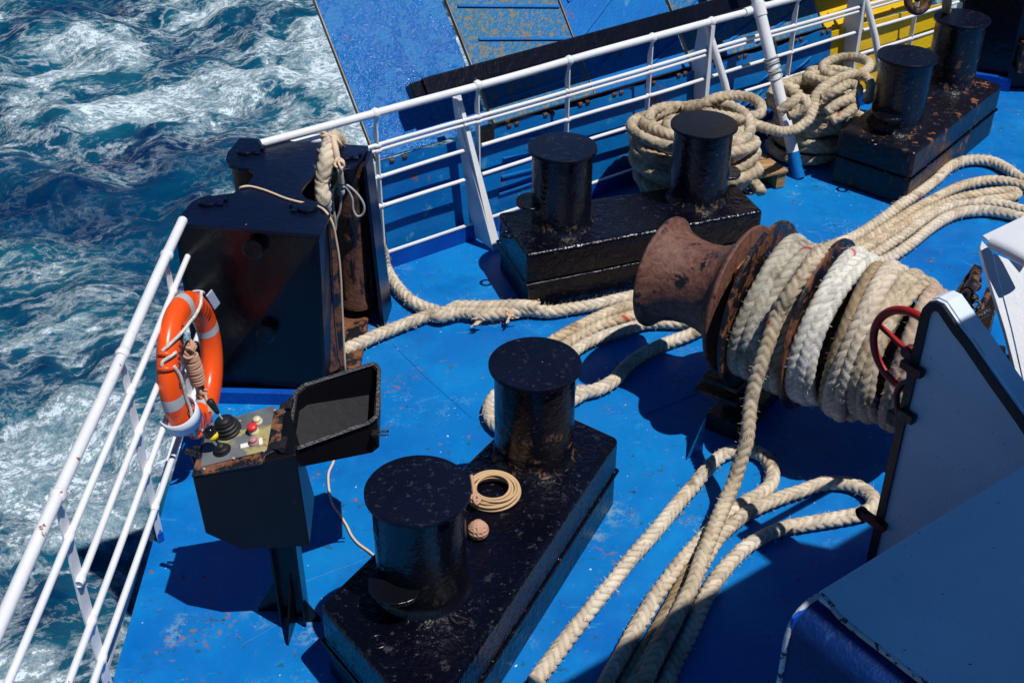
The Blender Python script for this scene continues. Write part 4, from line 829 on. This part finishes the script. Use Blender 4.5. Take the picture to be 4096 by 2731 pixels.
def deck_rope(label, pts, mat, r=.0355, name='mooring_rope', fuzz=90, grp='mooring ropes lying on the blue deck', **k):
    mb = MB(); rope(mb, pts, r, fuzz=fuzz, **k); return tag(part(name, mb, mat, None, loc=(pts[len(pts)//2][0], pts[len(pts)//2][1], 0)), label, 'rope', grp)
e = lambda pts, z=.042: [ZE(p[0], p[1], p[2] if len(p) > 2 else z) for p in pts]
deck_rope('pale fuzzy rope with a round bight, leftmost of those leaving the bottom',
  e([(-330, 1560), (-150, 1320), (0, 1130), (75, 1040), (160, 930), (250, 830), (335, 730), (410, 640), (480, 560), (545, 480), (600, 425), (660, 392), (740, 382), (810, 398), (858, 440), (880, 500), (866, 560), (810, 612), (735, 650), (660, 705), (595, 760), (530, 820), (465, 890), (400, 965), (345, 1040), (290, 1115), (240, 1200), (190, 1280), (140, 1370), (90, 1460), (50, 1530), (-10, 1640), (-90, 1800)]), M['rope_pale'])
deck_rope('beige rope looping back at the console foot and returning under the hauling rope',
  e([(30, 1850), (110, 1700), (205, 1520), (275, 1400), (345, 1270, .045), (400, 1170), (470, 1060), (520, 960), (560, 890), (610, 815), (670, 760), (740, 705), (820, 665), (900, 632), (960, 610), (1030, 588), (1100, 562), (1180, 548), (1260, 552), (1330, 575), (1380, 610), (1398, 655), (1370, 690), (1320, 708), (1250, 722), (1180, 735), (1100, 748), (1030, 760), (960, 772), (890, 795), (820, 828), (750, 870), (690, 925), (635, 985), (590, 1045), (545, 1120), (510, 1190), (478, 1270), (435, 1360), (390, 1450), (350, 1540), (280, 1700), (220, 1850)]), M['rope_pale'])
deck_rope('thin brown rope lying in the gap left of the hauling rope', e([(445, 990, .035), (420, 1060), (370, 1150), (325, 1230), (280, 1310), (235, 1390), (190, 1470), (140, 1560), (60, 1720)], .034), M['rope_brown'], .031)
# stern ropes: fairlead -> under the warping head -> right
z = .045
spl = deck_rope('thick spliced rope with frayed strands leading from the fairlead to the warping head',
  [ZB(1060, 1440, .05), ZB(1115, 1422, z), ZB(1200, 1385, z), ZB(1300, 1340, z), ZB(1400, 1300, z), ZB(1500, 1262, z), ZB(1600, 1228, z), D(1010, 727, .06), D(1060, 716, .06), D(1110, 722, .06), D(1160, 718, .055), D(1210, 712, .05), D(1260, 716, .045), D(1310, 709, z), D(1370, 699, z), D(1420, 688, z), D(1460, 680, z), np.array([1.05, 6.28, z]), np.array([1.6, 6.55, z]), ZG(1310, 1350, z), ZG(1400, 1295, z), ZG(1500, 1225, z), ZG(1600, 1150, z), ZG(1690, 1090, z), ZG(1770, 1030, z), ZG(1850, 955, z), ZG(1940, 918, z), ZG(2020, 912, z), ZG(2100, 925, z), ZG(2180, 965, z), ZG(2260, 1020, z), ZG(2400, 1080, z)], M['rope_pale'], .039, fuzz=130)
deck_rope('short pale rope end from behind the fairlead spliced into the thick rope',
  [ZB(1290, 800, .35), ZB(1325, 880, .18), ZB(1345, 960, .08), ZB(1390, 1040, z), ZB(1450, 1110, z), ZB(1520, 1165, z), ZB(1600, 1195, z), ZB(1680, 1215, .06), D(1050, 706, .075), D(1100, 706, .08), D(1150, 704, .08), D(1200, 702, .08), D(1235, 706, .07)], M['rope_pale'], .040, fuzz=150)
for (x, y) in ((1105, 738), (1235, 700), (1165, 733), (1228, 694)):
    p = D(x, y, .07); mb = MB()
    dm = nrm(rng.normal(0, 1, 3)*[1, .6, 0]+[0, -.2 if y > 715 else .5, .2])
    for k in range(14):
        d = nrm(dm+rng.normal(0, .35, 3)); q_ = [p+rng.normal(0, .012, 3), p+d*.03+rng.normal(0, .006, 3), p+d*rng.uniform(.04, .075)+[0, 0, -.012]]; mb.tube(q_, [.005, .0045, .002], 5)
    part('frayed_strands', mb, M['cord'], spl)
rgt = {
 'b': [(1340, 1395), (1440, 1330), (1540, 1265), (1640, 1200), (1740, 1145), (1830, 1100), (1910, 1065), (2000, 1040), (2090, 1028), (2180, 1035), (2275, 1060), (2400, 1110)],
 'c': [(1350, 1425), (1460, 1365), (1570, 1300), (1670, 1235), (1760, 1185), (1850, 1150), (1930, 1125), (2010, 1110), (2090, 1098), (2160, 1092), (2215, 1092), (2238, 1105), (2200, 1125), (2100, 1138), (2000, 1148)],
 'd': [(1390, 1465), (1500, 1400), (1600, 1330), (1690, 1262), (1770, 1212), (1860, 1178), (1950, 1162), (2050, 1155), (2150, 1165), (2275, 1200), (2400, 1250)],
 'e': [(1450, 1500), (1560, 1440), (1650, 1375), (1730, 1310), (1810, 1255), (1890, 1220), (1970, 1205), (2060, 1200), (2160, 1215), (2275, 1245), (2400, 1290)]}
G_ = lambda k: [ZG(x, y, z) for x, y in rgt[k]]
deck_rope('yellowish rope, upper strand of the bundle running under the warping head', [D(1180, 880, z), D(1215, 840, z), D(1260, 790, z), D(1300, 765, z), D(1345, 742, z), D(1395, 720, z), D(1450, 703, z), np.array([.95, 6.15, z]), np.array([1.5, 6.42, z])]+G_('b'), M['rope'])
deck_rope('greyish rope, middle strand of the bundle running under the warping head', [D(1200, 900, z), D(1245, 850, z), D(1290, 800, z), D(1335, 770, z), D(1380, 748, z), D(1430, 732, z), D(1470, 722, z), np.array([.98, 6.04, z]), np.array([1.5, 6.32, z])]+G_('c'), M['rope'])
deck_rope('pale rope, lowest strand of the bundle, bending round behind the near bollard', [D(1338, 904, z), D(1290, 935, z), D(1225, 985, z), D(1165, 992, z), D(1132, 970, z), D(1122, 940, z), D(1140, 905, z), D(1190, 880, .06), D(1245, 862, z), D(1290, 832, z), D(1335, 796, z), D(1385, 772, z), D(1440, 755, z), D(1490, 742, z), np.array([1.04, 5.94, z]), np.array([1.5, 6.22, z])]+G_('d'), M['rope_pale'])
deck_rope('rope half in shade curving from the near bollard under the warping head', [D(1325, 897, z), D(1345, 900, z), D(1375, 893, z), D(1410, 873, z), D(1440, 840, z), D(1480, 812, z), D(1530, 788, z), D(1580, 770, z), np.array([1.2, 5.95, z]), np.array([1.6, 6.12, z])]+G_('e'), M['rope_pale'], .038)

# ================================================================== ROPE COILS
pal = thing('wooden_pallet', 'small wooden pallet under the rope coil behind the bollards', 'pallet', (1.45, 7.55, 0))
C1 = np.array([1.20, 7.50, 0]); pc1 = ZG(930, 968, .14); pe = nrm(np.array([.85, .40, 0])); pf_ = nrm(np.array([-.42, .85, 0]))
for k in range(7):
    mb = MB(); c = pc1-pe*.45+pf_*(.045+.112*k); mb.box([c[0], c[1], .131], (.90, .098, .018), (pe, pf_, ZV)); part('top_board', mb, M['wood'], pal, bevel=.002)
for s_ in (.04, .45, .86):
    mb = MB(); c = pc1-pe*s_+pf_*.38; mb.box([c[0], c[1], .065], (.075, .74, .112), (pe, pf_, ZV)); part('bearer', mb, M['wood'], pal, bevel=.002)
def coil(mb, c, R0, layers, z0, dz, r, jit=.03, seed=0, per=2):
    rg = np.random.default_rng(seed); pts = []; tot = layers*per; n = 22
    offs = [(rg.normal(0, jit), rg.normal(0, jit), rg.uniform(-.08, .05), rg.normal(0, .07), rg.normal(0, .07)) for _ in range(tot+2)]
    for i in range(tot*n):
        k = i//n; f = (i % n)/n; o0, o1 = offs[k], offs[k+1]; o_ = [a*(1-f)+b*f for a, b in zip(o0, o1)]; a = 2*math.pi*(i/n)
        lay = (i/n)/per; RR = R0+o_[2]-(.075 if k % 2 else 0)
        x, y = RR*math.cos(a), RR*math.sin(a); pts.append(np.array([c[0]+x+o_[0], c[1]+y+o_[1], z0+lay*dz+x*o_[3]+y*o_[4]]))
    rope(mb, pts, r, fuzz=60, n=14, step=.012, pitch=.12)
C1 = ZG(460, 960, .2); C1 = np.array([1.20, 7.40, 0])
mb = MB(); coil(mb, C1, .37, 7, .185, .062, .038, .028, 3)
coil(mb, C1+np.array([.02, -.02, 0]), .22, 2, .50, .06, .037, .05, 5)
rope(mb, [C1+np.array([.34*math.cos(a), .30*math.sin(a), .62+.03*math.sin(2*a)]) for a in np.linspace(.3, 6.9, 26)], .037, fuzz=80, n=16)
k1 = [ZG(x, y, zz_) for x, y, zz_ in ((330, 620, .62), (430, 600, .66), (520, 560, .70), (620, 545, .70), (720, 560, .70), (775, 600, .68), (770, 650, .64), (700, 665, .62), (620, 640, .60), (540, 610, .6))]
rope(mb, k1, .037, fuzz=90, n=16)
k2 = [ZG(x, y, zz_) for x, y, zz_ in ((450, 640, .62), (540, 660, .63), (640, 680, .62), (740, 712, .60), (820, 735, .56), (900, 752, .50), (980, 735, .48), (1040, 690, .50), (1070, 630, .52), (1085, 560, .55), (1120, 510, .58), (1190, 465, .60), (1270, 432, .62), (1340, 425, .62), (1390, 455, .60), (1400, 520, .55), (1380, 580, .5))]
rope(mb, k2, .037, fuzz=90, n=16)
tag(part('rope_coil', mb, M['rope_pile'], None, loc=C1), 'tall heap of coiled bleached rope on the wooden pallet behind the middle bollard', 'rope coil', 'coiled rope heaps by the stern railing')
C2 = np.array([2.16, 8.30, 0])
mb = MB(); coil(mb, C2, .27, 7, .045, .064, .037, .04, 8)
for j in range(4):
    a0 = rng.uniform(0, 6); cc = C2+np.array([.12*j-.1, .10*j-.08, 0]); rope(mb, [cc+np.array([(.22-.02*j)*math.cos(a+a0), (.19)*math.sin(a+a0), .48+.03*j+.03*math.sin(a)]) for a in np.linspace(0, 5.6, 20)], .036, fuzz=80, n=14)
for q_ in ([(880, 640, .5), (930, 600, .55), (1000, 560, .58), (1040, 600, .55), (990, 640, .5), (930, 660, .48)], [(1150, 640, .5), (1220, 590, .55), (1280, 570, .56), (1310, 600, .52), (1260, 650, .5), (1180, 690, .46)], [(1120, 560, .55), (1200, 520, .6), (1290, 480, .62), (1330, 520, .6), (1280, 560, .56)]):
    rope(mb, [ZG(*p) for p in q_], .036, fuzz=90, n=16)
tag(part('rope_coil', mb, M['rope_pile'], None, loc=C2), 'tangled heap of coiled rope between the leaning white pole and the far bollard', 'rope coil', 'coiled rope heaps by the stern railing')

# heaving line on the near plinth
hl = thing('heaving_line', 'coil of thin tan heaving line with a knotted ball on the near bollard', 'line', (-.09, 4.02, .402))
c = ZP(375, 505, .425); mb = MB()
for k in range(16):
    a0 = rng.uniform(0, 6); R1 = rng.uniform(.070, .118); o_ = rng.normal(0, .004, 2); nz = nrm(np.array([rng.normal(0, .06), rng.normal(0, .06), 1])); mb.torus([c[0]+o_[0], c[1]+o_[1], .412+.0026*k], nz, R1, .0055, 56, 8)
part('line_coil', mb, M['cord_tan'], hl)
mb = MB()
for k in range(4): mb.torus(ZP(272+k*4, 545+k*3, .46), nrm(np.array([.6, -.3, .6])+rng.normal(0, .3, 3)), .018, .007, 18, 7)
mb.tube(smooth_path([ZP(258, 420, .46), ZP(268, 480, .465), ZP(275, 540, .46)], .01)[0], .008, 8); part('tie', mb, M['cord_pink'], hl)
cbl = ZP(295, 720, .402)*[1, 1, 0]+[0, 0.0, .443]; cbl = ZP(295, 718, .443); mb = MB()
for k in range(5):
    for nv in (np.array([1, .15*k-.3, 0]), np.array([.15*k-.3, 1, .2]), np.array([0, .15*k-.3, 1])): mb.torus(cbl+nrm(nv)*.0+nrm(nv)*(k-2)*.011, nv, math.sqrt(max(.0379**2-((k-2)*.013)**2, .0001)), .007, 26, 7)
part('knotted_ball', mb, M['cord_pink'], hl)

# ================================================================== WINCH CONSOLE SHIELD (white plate with black edge), WHEEL
dn_ = np.array([.58357, -.81206, 0]); pe0 = np.array([1.52, 3.9, 0])
def cpn(x, y, o=0): return onplane(x, y, pe0+E0*o, E0)
sh = thing('console_shield', 'tall white steel shield plate with black painted edge beside the red wheel', 'shield', (1.6, 3.8, 0))
def F_(x, y): return (3400+x*.542, 850+y*.542)
edge = [F_(527, 745), F_(548, 690), F_(590, 650), F_(640, 643), F_(700, 672), F_(745, 735), F_(820, 845), F_(900, 945), F_(1000, 1090), F_(1100, 1235), F_(1284, 1490), (4300, 1960)]
outer = [cpn(3400+380*.542+0, 2260)]+[cpn(*p) for p in edge]
outer[0] = outer[1]*[1, 1, 0]+dn_*.0; lastp = outer[-1].copy(); base_r = outer[-1]*[1, 1, 0]
poly = [outer[0]+[0, 0, .02]]+outer[1:]+[base_r+[0, 0, .02]]
mb = MB(); mb.prism(poly, E0*.012); part('plate', mb, M['white_plate'], sh, bevel=.002)
# rim flange standing back from the slanted edge (seen from above)
ring = outer[3:]; mb = MB()
for a, b in zip(ring[:-1], ring[1:]):
    mb.hexa([a+E0*.0125, b+E0*.0125, b+E0*.095, a+E0*.095], [a+E0*.0125+[0, 0, .006], b+E0*.0125+[0, 0, .006], b+E0*.095+[0, 0, .006], a+E0*.095+[0, 0, .006]])
part('top_flange', mb, M['white_plate'], sh)
def offs_poly(pts, d):
    out = []
    for i in range(len(pts)):
        a = pts[max(i-1, 0)]; b = pts[min(i+1, len(pts)-1)]; t = nrm(b-a); n_ = np.cross(t, E0); n_ = nrm(n_); c_ = sh_c-pts[i]
        if n_@c_ < 0: n_ = -n_
        out.append(pts[i]+n_*d)
    return out
sh_c = cpn(3850, 1900)
strip = [outer[0]+[0, 0, .03]]+outer[1:]; o1 = offs_poly(strip, .004); o2 = offs_poly(strip, .040)
mb = MB()
for i in range(len(strip)-1): mb.hexa([o1[i]-E0*.0135, o1[i+1]-E0*.0135, o2[i+1]-E0*.0135, o2[i]-E0*.0135], [o1[i]-E0*.002, o1[i+1]-E0*.002, o2[i+1]-E0*.002, o2[i]-E0*.002])
part('black_edge', mb, M['trim'], sh, weld=True)
def clipm(x, y, w_, h_, mat, nm, o=-.02):
    mb = MB(); p = cpn(*F_(x, y), o); mb.box(p, (.03, w_, h_), (E0, dn_, ZV)); part(nm, mb, mat, sh, bevel=.003)
clipm(460, 1150, .10, .035, M['red_dark'], 'red_clip'); clipm(420, 1500, .07, .04, M['grease'], 'clamp'); 
mb = MB(); p = cpn(3400+250*.542, 2081, -.03); p = cpn(2400+1395*.7852, 1500+742*.7852, -.02); mb.box(p, (.03, .12, .035), (E0, dn_, ZV)); mb.lathe(p-dn_*.06-E0*.012, E0, [(0, .03), (.02, .03), (.021, .0005)], 20); part('red_hook', mb, M['red_dark'], sh)
wc = cpn(*F_(430, 1024), .06); wR = .170; wX = dn_; wY = ZV
mb = MB(); mb.torus(wc, E0, wR, .018, 72, 12, .013); wh = part('hand_wheel', mb, M['red'], win, 'red hand wheel left of the black edged shield')
mb = MB(); mb.lathe(wc-E0*.02, E0, [(0, .0005), (0, .024), (.04, .024), (.04, .0005)], 24); part('hub', mb, M['red_dark'], wh)
for a in (R(165), R(45), R(285)):
    d_ = wX*math.cos(a)+wY*math.sin(a)
    mb = MB(); mb.bar(wc+d_*.022, wc+d_*(wR-.008), .012, .024, E0); part('spoke', mb, M['red'], wh, bevel=.003)
mb = MB(); mb.tube([wc+E0*.0, wc+E0*.5], .018, 14); part('wheel_shaft', mb, M['grease'], win)
mb = MB(); mb.tube(smooth_path([cpn(*F_(450, 1245), 0), cpn(*F_(390, 1258), 0), cpn(*F_(352, 1315), -.0), cpn(*F_(345, 1400), 0), cpn(*F_(360, 1480), 0), cpn(*F_(345, 1560), 0)], .02)[0], .013, 10); part('bracket_arm', mb, M['red_dark'], sh)
mb = MB(); mb.box(cpn(*F_(370, 1500), .05), (.10, .07, .07), (E0, dn_, ZV)); part('swivel_block', mb, M['grease'], sh, bevel=.01)

# ================================================================== white pedestal box at the right edge
pb = thing('white_pedestal', 'white tapering pedestal box with a thick tube handle at the right edge of the picture', 'pedestal', (2.3, 4.6, 0))
def FP(x, y, z_): return at(3400+x*.542, 850+y*.542, z_)
a = FP(985, 175, 1.15); b = FP(1500, -60, 1.15); a2 = FP(1060, 330, 1.08); c1 = FP(1284, 30, 1.15)
A1 = FP(1060, 300, 1.10); A2 = FP(1284, 1245, .35); 
fN = nrm(np.array([-.45, -.9, 0.0]))
pn2 = nrm(np.array([-.20, -.62, .75]))
fp = lambda x, y: onplane(3400+x*.542, 850+y*.542, A1, pn2)
frontp = [fp(1058, 300), fp(1340, 420), fp(1400, 1500), fp(1340, 1430), fp(1284, 1245), fp(1200, 870), fp(1120, 560)]
mb = MB(); mb.prism(frontp, -pn2*.012); part('front_plate', mb, M['white_box'], pb)
lft = [fp(978, 215), fp(1056, 300), fp(1118, 560), fp(1198, 870), fp(1282, 1245), fp(1335, 1430), fp(1305, 1430), fp(1245, 1245), fp(1150, 880), fp(1000, 400), fp(965, 270)]
lft2 = [p+np.array([.0, .012, -.0]) for p in lft]
mb = MB(); mb.prism(lft2, -pn2*.05); part('side_flange', mb, M['white_box'], pb, bevel=.003)
tpz = fp(1040, 250)[2]; q0_ = fp(985, 172); q0_[2] = tpz+.02
mb = MB(); tq = [FP(980, 170, 1.13), FP(1040, 218, 1.13), FP(1330, 345, 1.13), FP(1420, 60, 1.13), FP(1284, 25, 1.13)]; mb.prism([p-[0, 0, .012] for p in tq], (0, 0, .012)); part('top_plate', mb, M['white_box'], pb)
mb = MB(); mb.tube(smooth_path([FP(1045, 215, 1.16), FP(1150, 262, 1.16), FP(1284, 335, 1.16), FP(1350, 372, 1.16)], .03)[0], .032, 18); part('tube_handle', mb, M['white_box'], pb)
# greasy brake gear between shield and pedestal
gr_ = thing('brake_gear', 'greasy black brake mechanism with a rusty rod beside the white shield', 'brake gear', FP(900, 700, 0))
def GQ(x, y, z_): return FP(x, y, z_)
mb = MB(); mb.prism([GQ(740, 640, .55), GQ(850, 470, .55), GQ(920, 370, .60), GQ(960, 400, .60), GQ(930, 560, .55), GQ(830, 740, .5)], (.02, .02, -.25)); part('lever_plate', mb, M['grease'], gr_, bevel=.006)
mb = MB(); mb.prism([GQ(1010, 540, .5), GQ(1060, 600, .5), GQ(1080, 700, .48), GQ(1010, 950, .40), GQ(920, 820, .42), GQ(960, 680, .45)], (.02, .02, -.35)); part('lever_plate', mb, M['grease'], gr_, bevel=.006)
mb = MB(); mb.tube([GQ(800, 680, .62), GQ(870, 580, .62)], .022, 14); mb.tube([GQ(865, 590, .62), GQ(905, 530, .62)], .034, 14); mb.tube([GQ(905, 530, .62), GQ(940, 420, .62)], .026, 14); part('brake_rod', mb, M['rust_edge'], gr_)
mb = MB(); mb.tube([GQ(915, 820, .5), GQ(970, 690, .52), GQ(1040, 560, .52)], .016, 10); part('band', mb, M['rust_edge'], gr_)
mb = MB()
for k in range(9): mb.torus(GQ(930+rng.normal(0, 20), 440+k*34, .60), nrm(rng.normal(0, 1, 3)), .02, .009, 16, 6)
part('linkage', mb, M['grease'], gr_)
mb = MB(); mb.tube(smooth_path([GQ(1130, 1080, .45), GQ(1170, 1055, .48), GQ(1250, 1070, .45)], .02)[0], .010, 8); mb.tube([GQ(1115, 1000, .5), GQ(1115, 1060, .45)], .022, 12); mb.box(GQ(1215, 1120, .4), (.06, .06, .08)); part('hose_fitting', mb, M['grease'], gr_)

# ================================================================== white topped housing in the lower right corner
hb_ = thing('deck_housing', 'large housing with white top and dark blue side filling the lower right corner', 'housing', (1.4, 2.8, 0))
hz = 1.38; k0 = at(3256, 2375, hz); k1_ = k0+E0*3.2; k3 = k0+dn_*3.2; k2_ = k1_+dn_*3.2
kl = at(3165, 2466, hz-.03)
top_ = [k0, k1_, k2_, k3]
cham = nrm(kl-k0)
mb = MB(); 
rr = .075; n_ = 8
# rounded corner in plan between the two walls
ca = k0+E0*.0; corner = []
P1 = k0+E0*.10; P2 = at(3330, 2412, hz)
mb.prism([P_-[0, 0, .012] for P_ in [k1_, k2_, k3, k0+dn_*.02, k0+E0*.02]], (0, 0, .012)); part('top_plate', mb, M['white_plate'], hb_, bevel=.004)
mb = MB(); mb.tube(smooth_path([kl*[1, 1, 0]+[0, 0, .3], kl+[0, 0, -.25], kl+[0, 0, -.06], kl*.8+k0*.2+[0, 0, -.022], kl*.45+k0*.55+[0, 0, -.012], k0+[.02, 0, -.006]]+[k0+dn_*t+[0, 0, -.006+.002*math.sin(t*40)] for t in (.1, .3, .5, .8, 1.2, 2.0, 3.1)], .02)[0], .009, 10); part('worn_edge', mb, M['edge_white'], hb_)
kx = kl-k0; low = kl
off = (kl-k0)*[1, 1, 0]; mb = MB(); rows = []
for t_ in np.linspace(0, math.pi/2, 7): rows.append((off*math.sin(t_), -.016-.07*(1-math.cos(t_))))
rows += [(off, -.5), (off, -hz+.001)]
vs = []
for o_, dz in rows:
    for q_ in (0, .15, .4, .9, 1.8, 3.2): vs.append(k0+dn_*q_+o_+[0, 0, dz])
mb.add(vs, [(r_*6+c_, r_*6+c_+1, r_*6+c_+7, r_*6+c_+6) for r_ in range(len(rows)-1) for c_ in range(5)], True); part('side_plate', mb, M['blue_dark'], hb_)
mb = MB(); mb.prism([low*[1, 1, 0]+[0, 0, .001], low, k0+E0*.02+[0, 0, -.014], k1_+[0, 0, -.014], k1_*[1, 1, 0]+[0, 0, .001]], dn_*.01); part('end_plate', mb, M['blue_side'], hb_)

# ================================================================== dark steel structure at the top right, upper deck that shades the corner
ck = thing('mooring_shackle', 'rusty brown shackle ring hanging on the railing above the yellow plate', 'shackle', ZG(1670, 10, 1.0))
mb = MB(); mb.torus(ZG(1672, -5, 1.02), nrm(np.array([.3, -.9, .3])), .085, .030, 40, 12); part('ring', mb, M['rust_roller'], ck)
mb = MB(); mb.tube([ZG(1640, -60, 1.1), ZG(1672, -5, 1.02)], .03, 12); part('pin', mb, M['rust_roller'], ck)
hr = [ZG(1835, -60, 1.2), ZG(1838, 0, 1.05), ZG(1834, 40, .95), ZG(1832, 90, .85), ZG(1838, 140, .7)]
mb = MB(); rope(mb, hr, .034); tag(part('hanging_rope', mb, M['rope_brown'], None, loc=hr[2]), 'dark brown rope hanging down behind the farthest bollard post', 'rope')
dk = thing('dark_bulwark', 'unlit black steel fairlead housing and bulwark in the top right corner', 'bulwark', (4.0, 9.7, 0))
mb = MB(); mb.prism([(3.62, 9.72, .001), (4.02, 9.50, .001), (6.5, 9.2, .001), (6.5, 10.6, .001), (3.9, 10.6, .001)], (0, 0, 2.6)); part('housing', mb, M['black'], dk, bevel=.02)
mb = MB(); mb.prism([(3.60, 9.60, .001), (4.03, 9.42, .001), (4.03, 9.46, .001), (3.60, 9.68, .001)], (0, 0, .11)); part('skirt', mb, M['blue_side'], dk)
mb = MB(); mb.prism([(4.05, 9.40, .17), (6.5, 9.1, .17), (6.5, 9.16, .17), (4.05, 9.46, .17)], (0, 0, .25)); part('step', mb, M['rust_edge'], dk)
ud = thing('upper_deck', 'upper deck slab out of the picture shading the lower right corner', 'upper deck', (4, 1, 3.4))
def uv(u, v, z_): return np.array([0, 0, z_])+E0*u+N0*v
Hs = 3.6; vs_ = 2.539-.389*Hs
mb = MB(); mb.prism([uv(1.93+.139*Hs, vs_, Hs), uv(3.31+.139*Hs, vs_, Hs), uv(3.31+.139*Hs, vs_+.075, Hs), uv(3.47+.139*Hs, vs_+.075, Hs), uv(3.60+.139*Hs, vs_-.1, Hs), uv(6, vs_-.1, Hs), uv(6, -.05, Hs), uv(1.93+.139*Hs, -.05, Hs)], (0, 0, .15)); part('slab', mb, M['white_plate'], ud)
for u_ in (4.4, 5.8): mb = MB(); mb.tube([uv(u_, .05, 0), uv(u_, .05, Hs-.001)], .05, 14); part('support_post', mb, M['white'], ud)
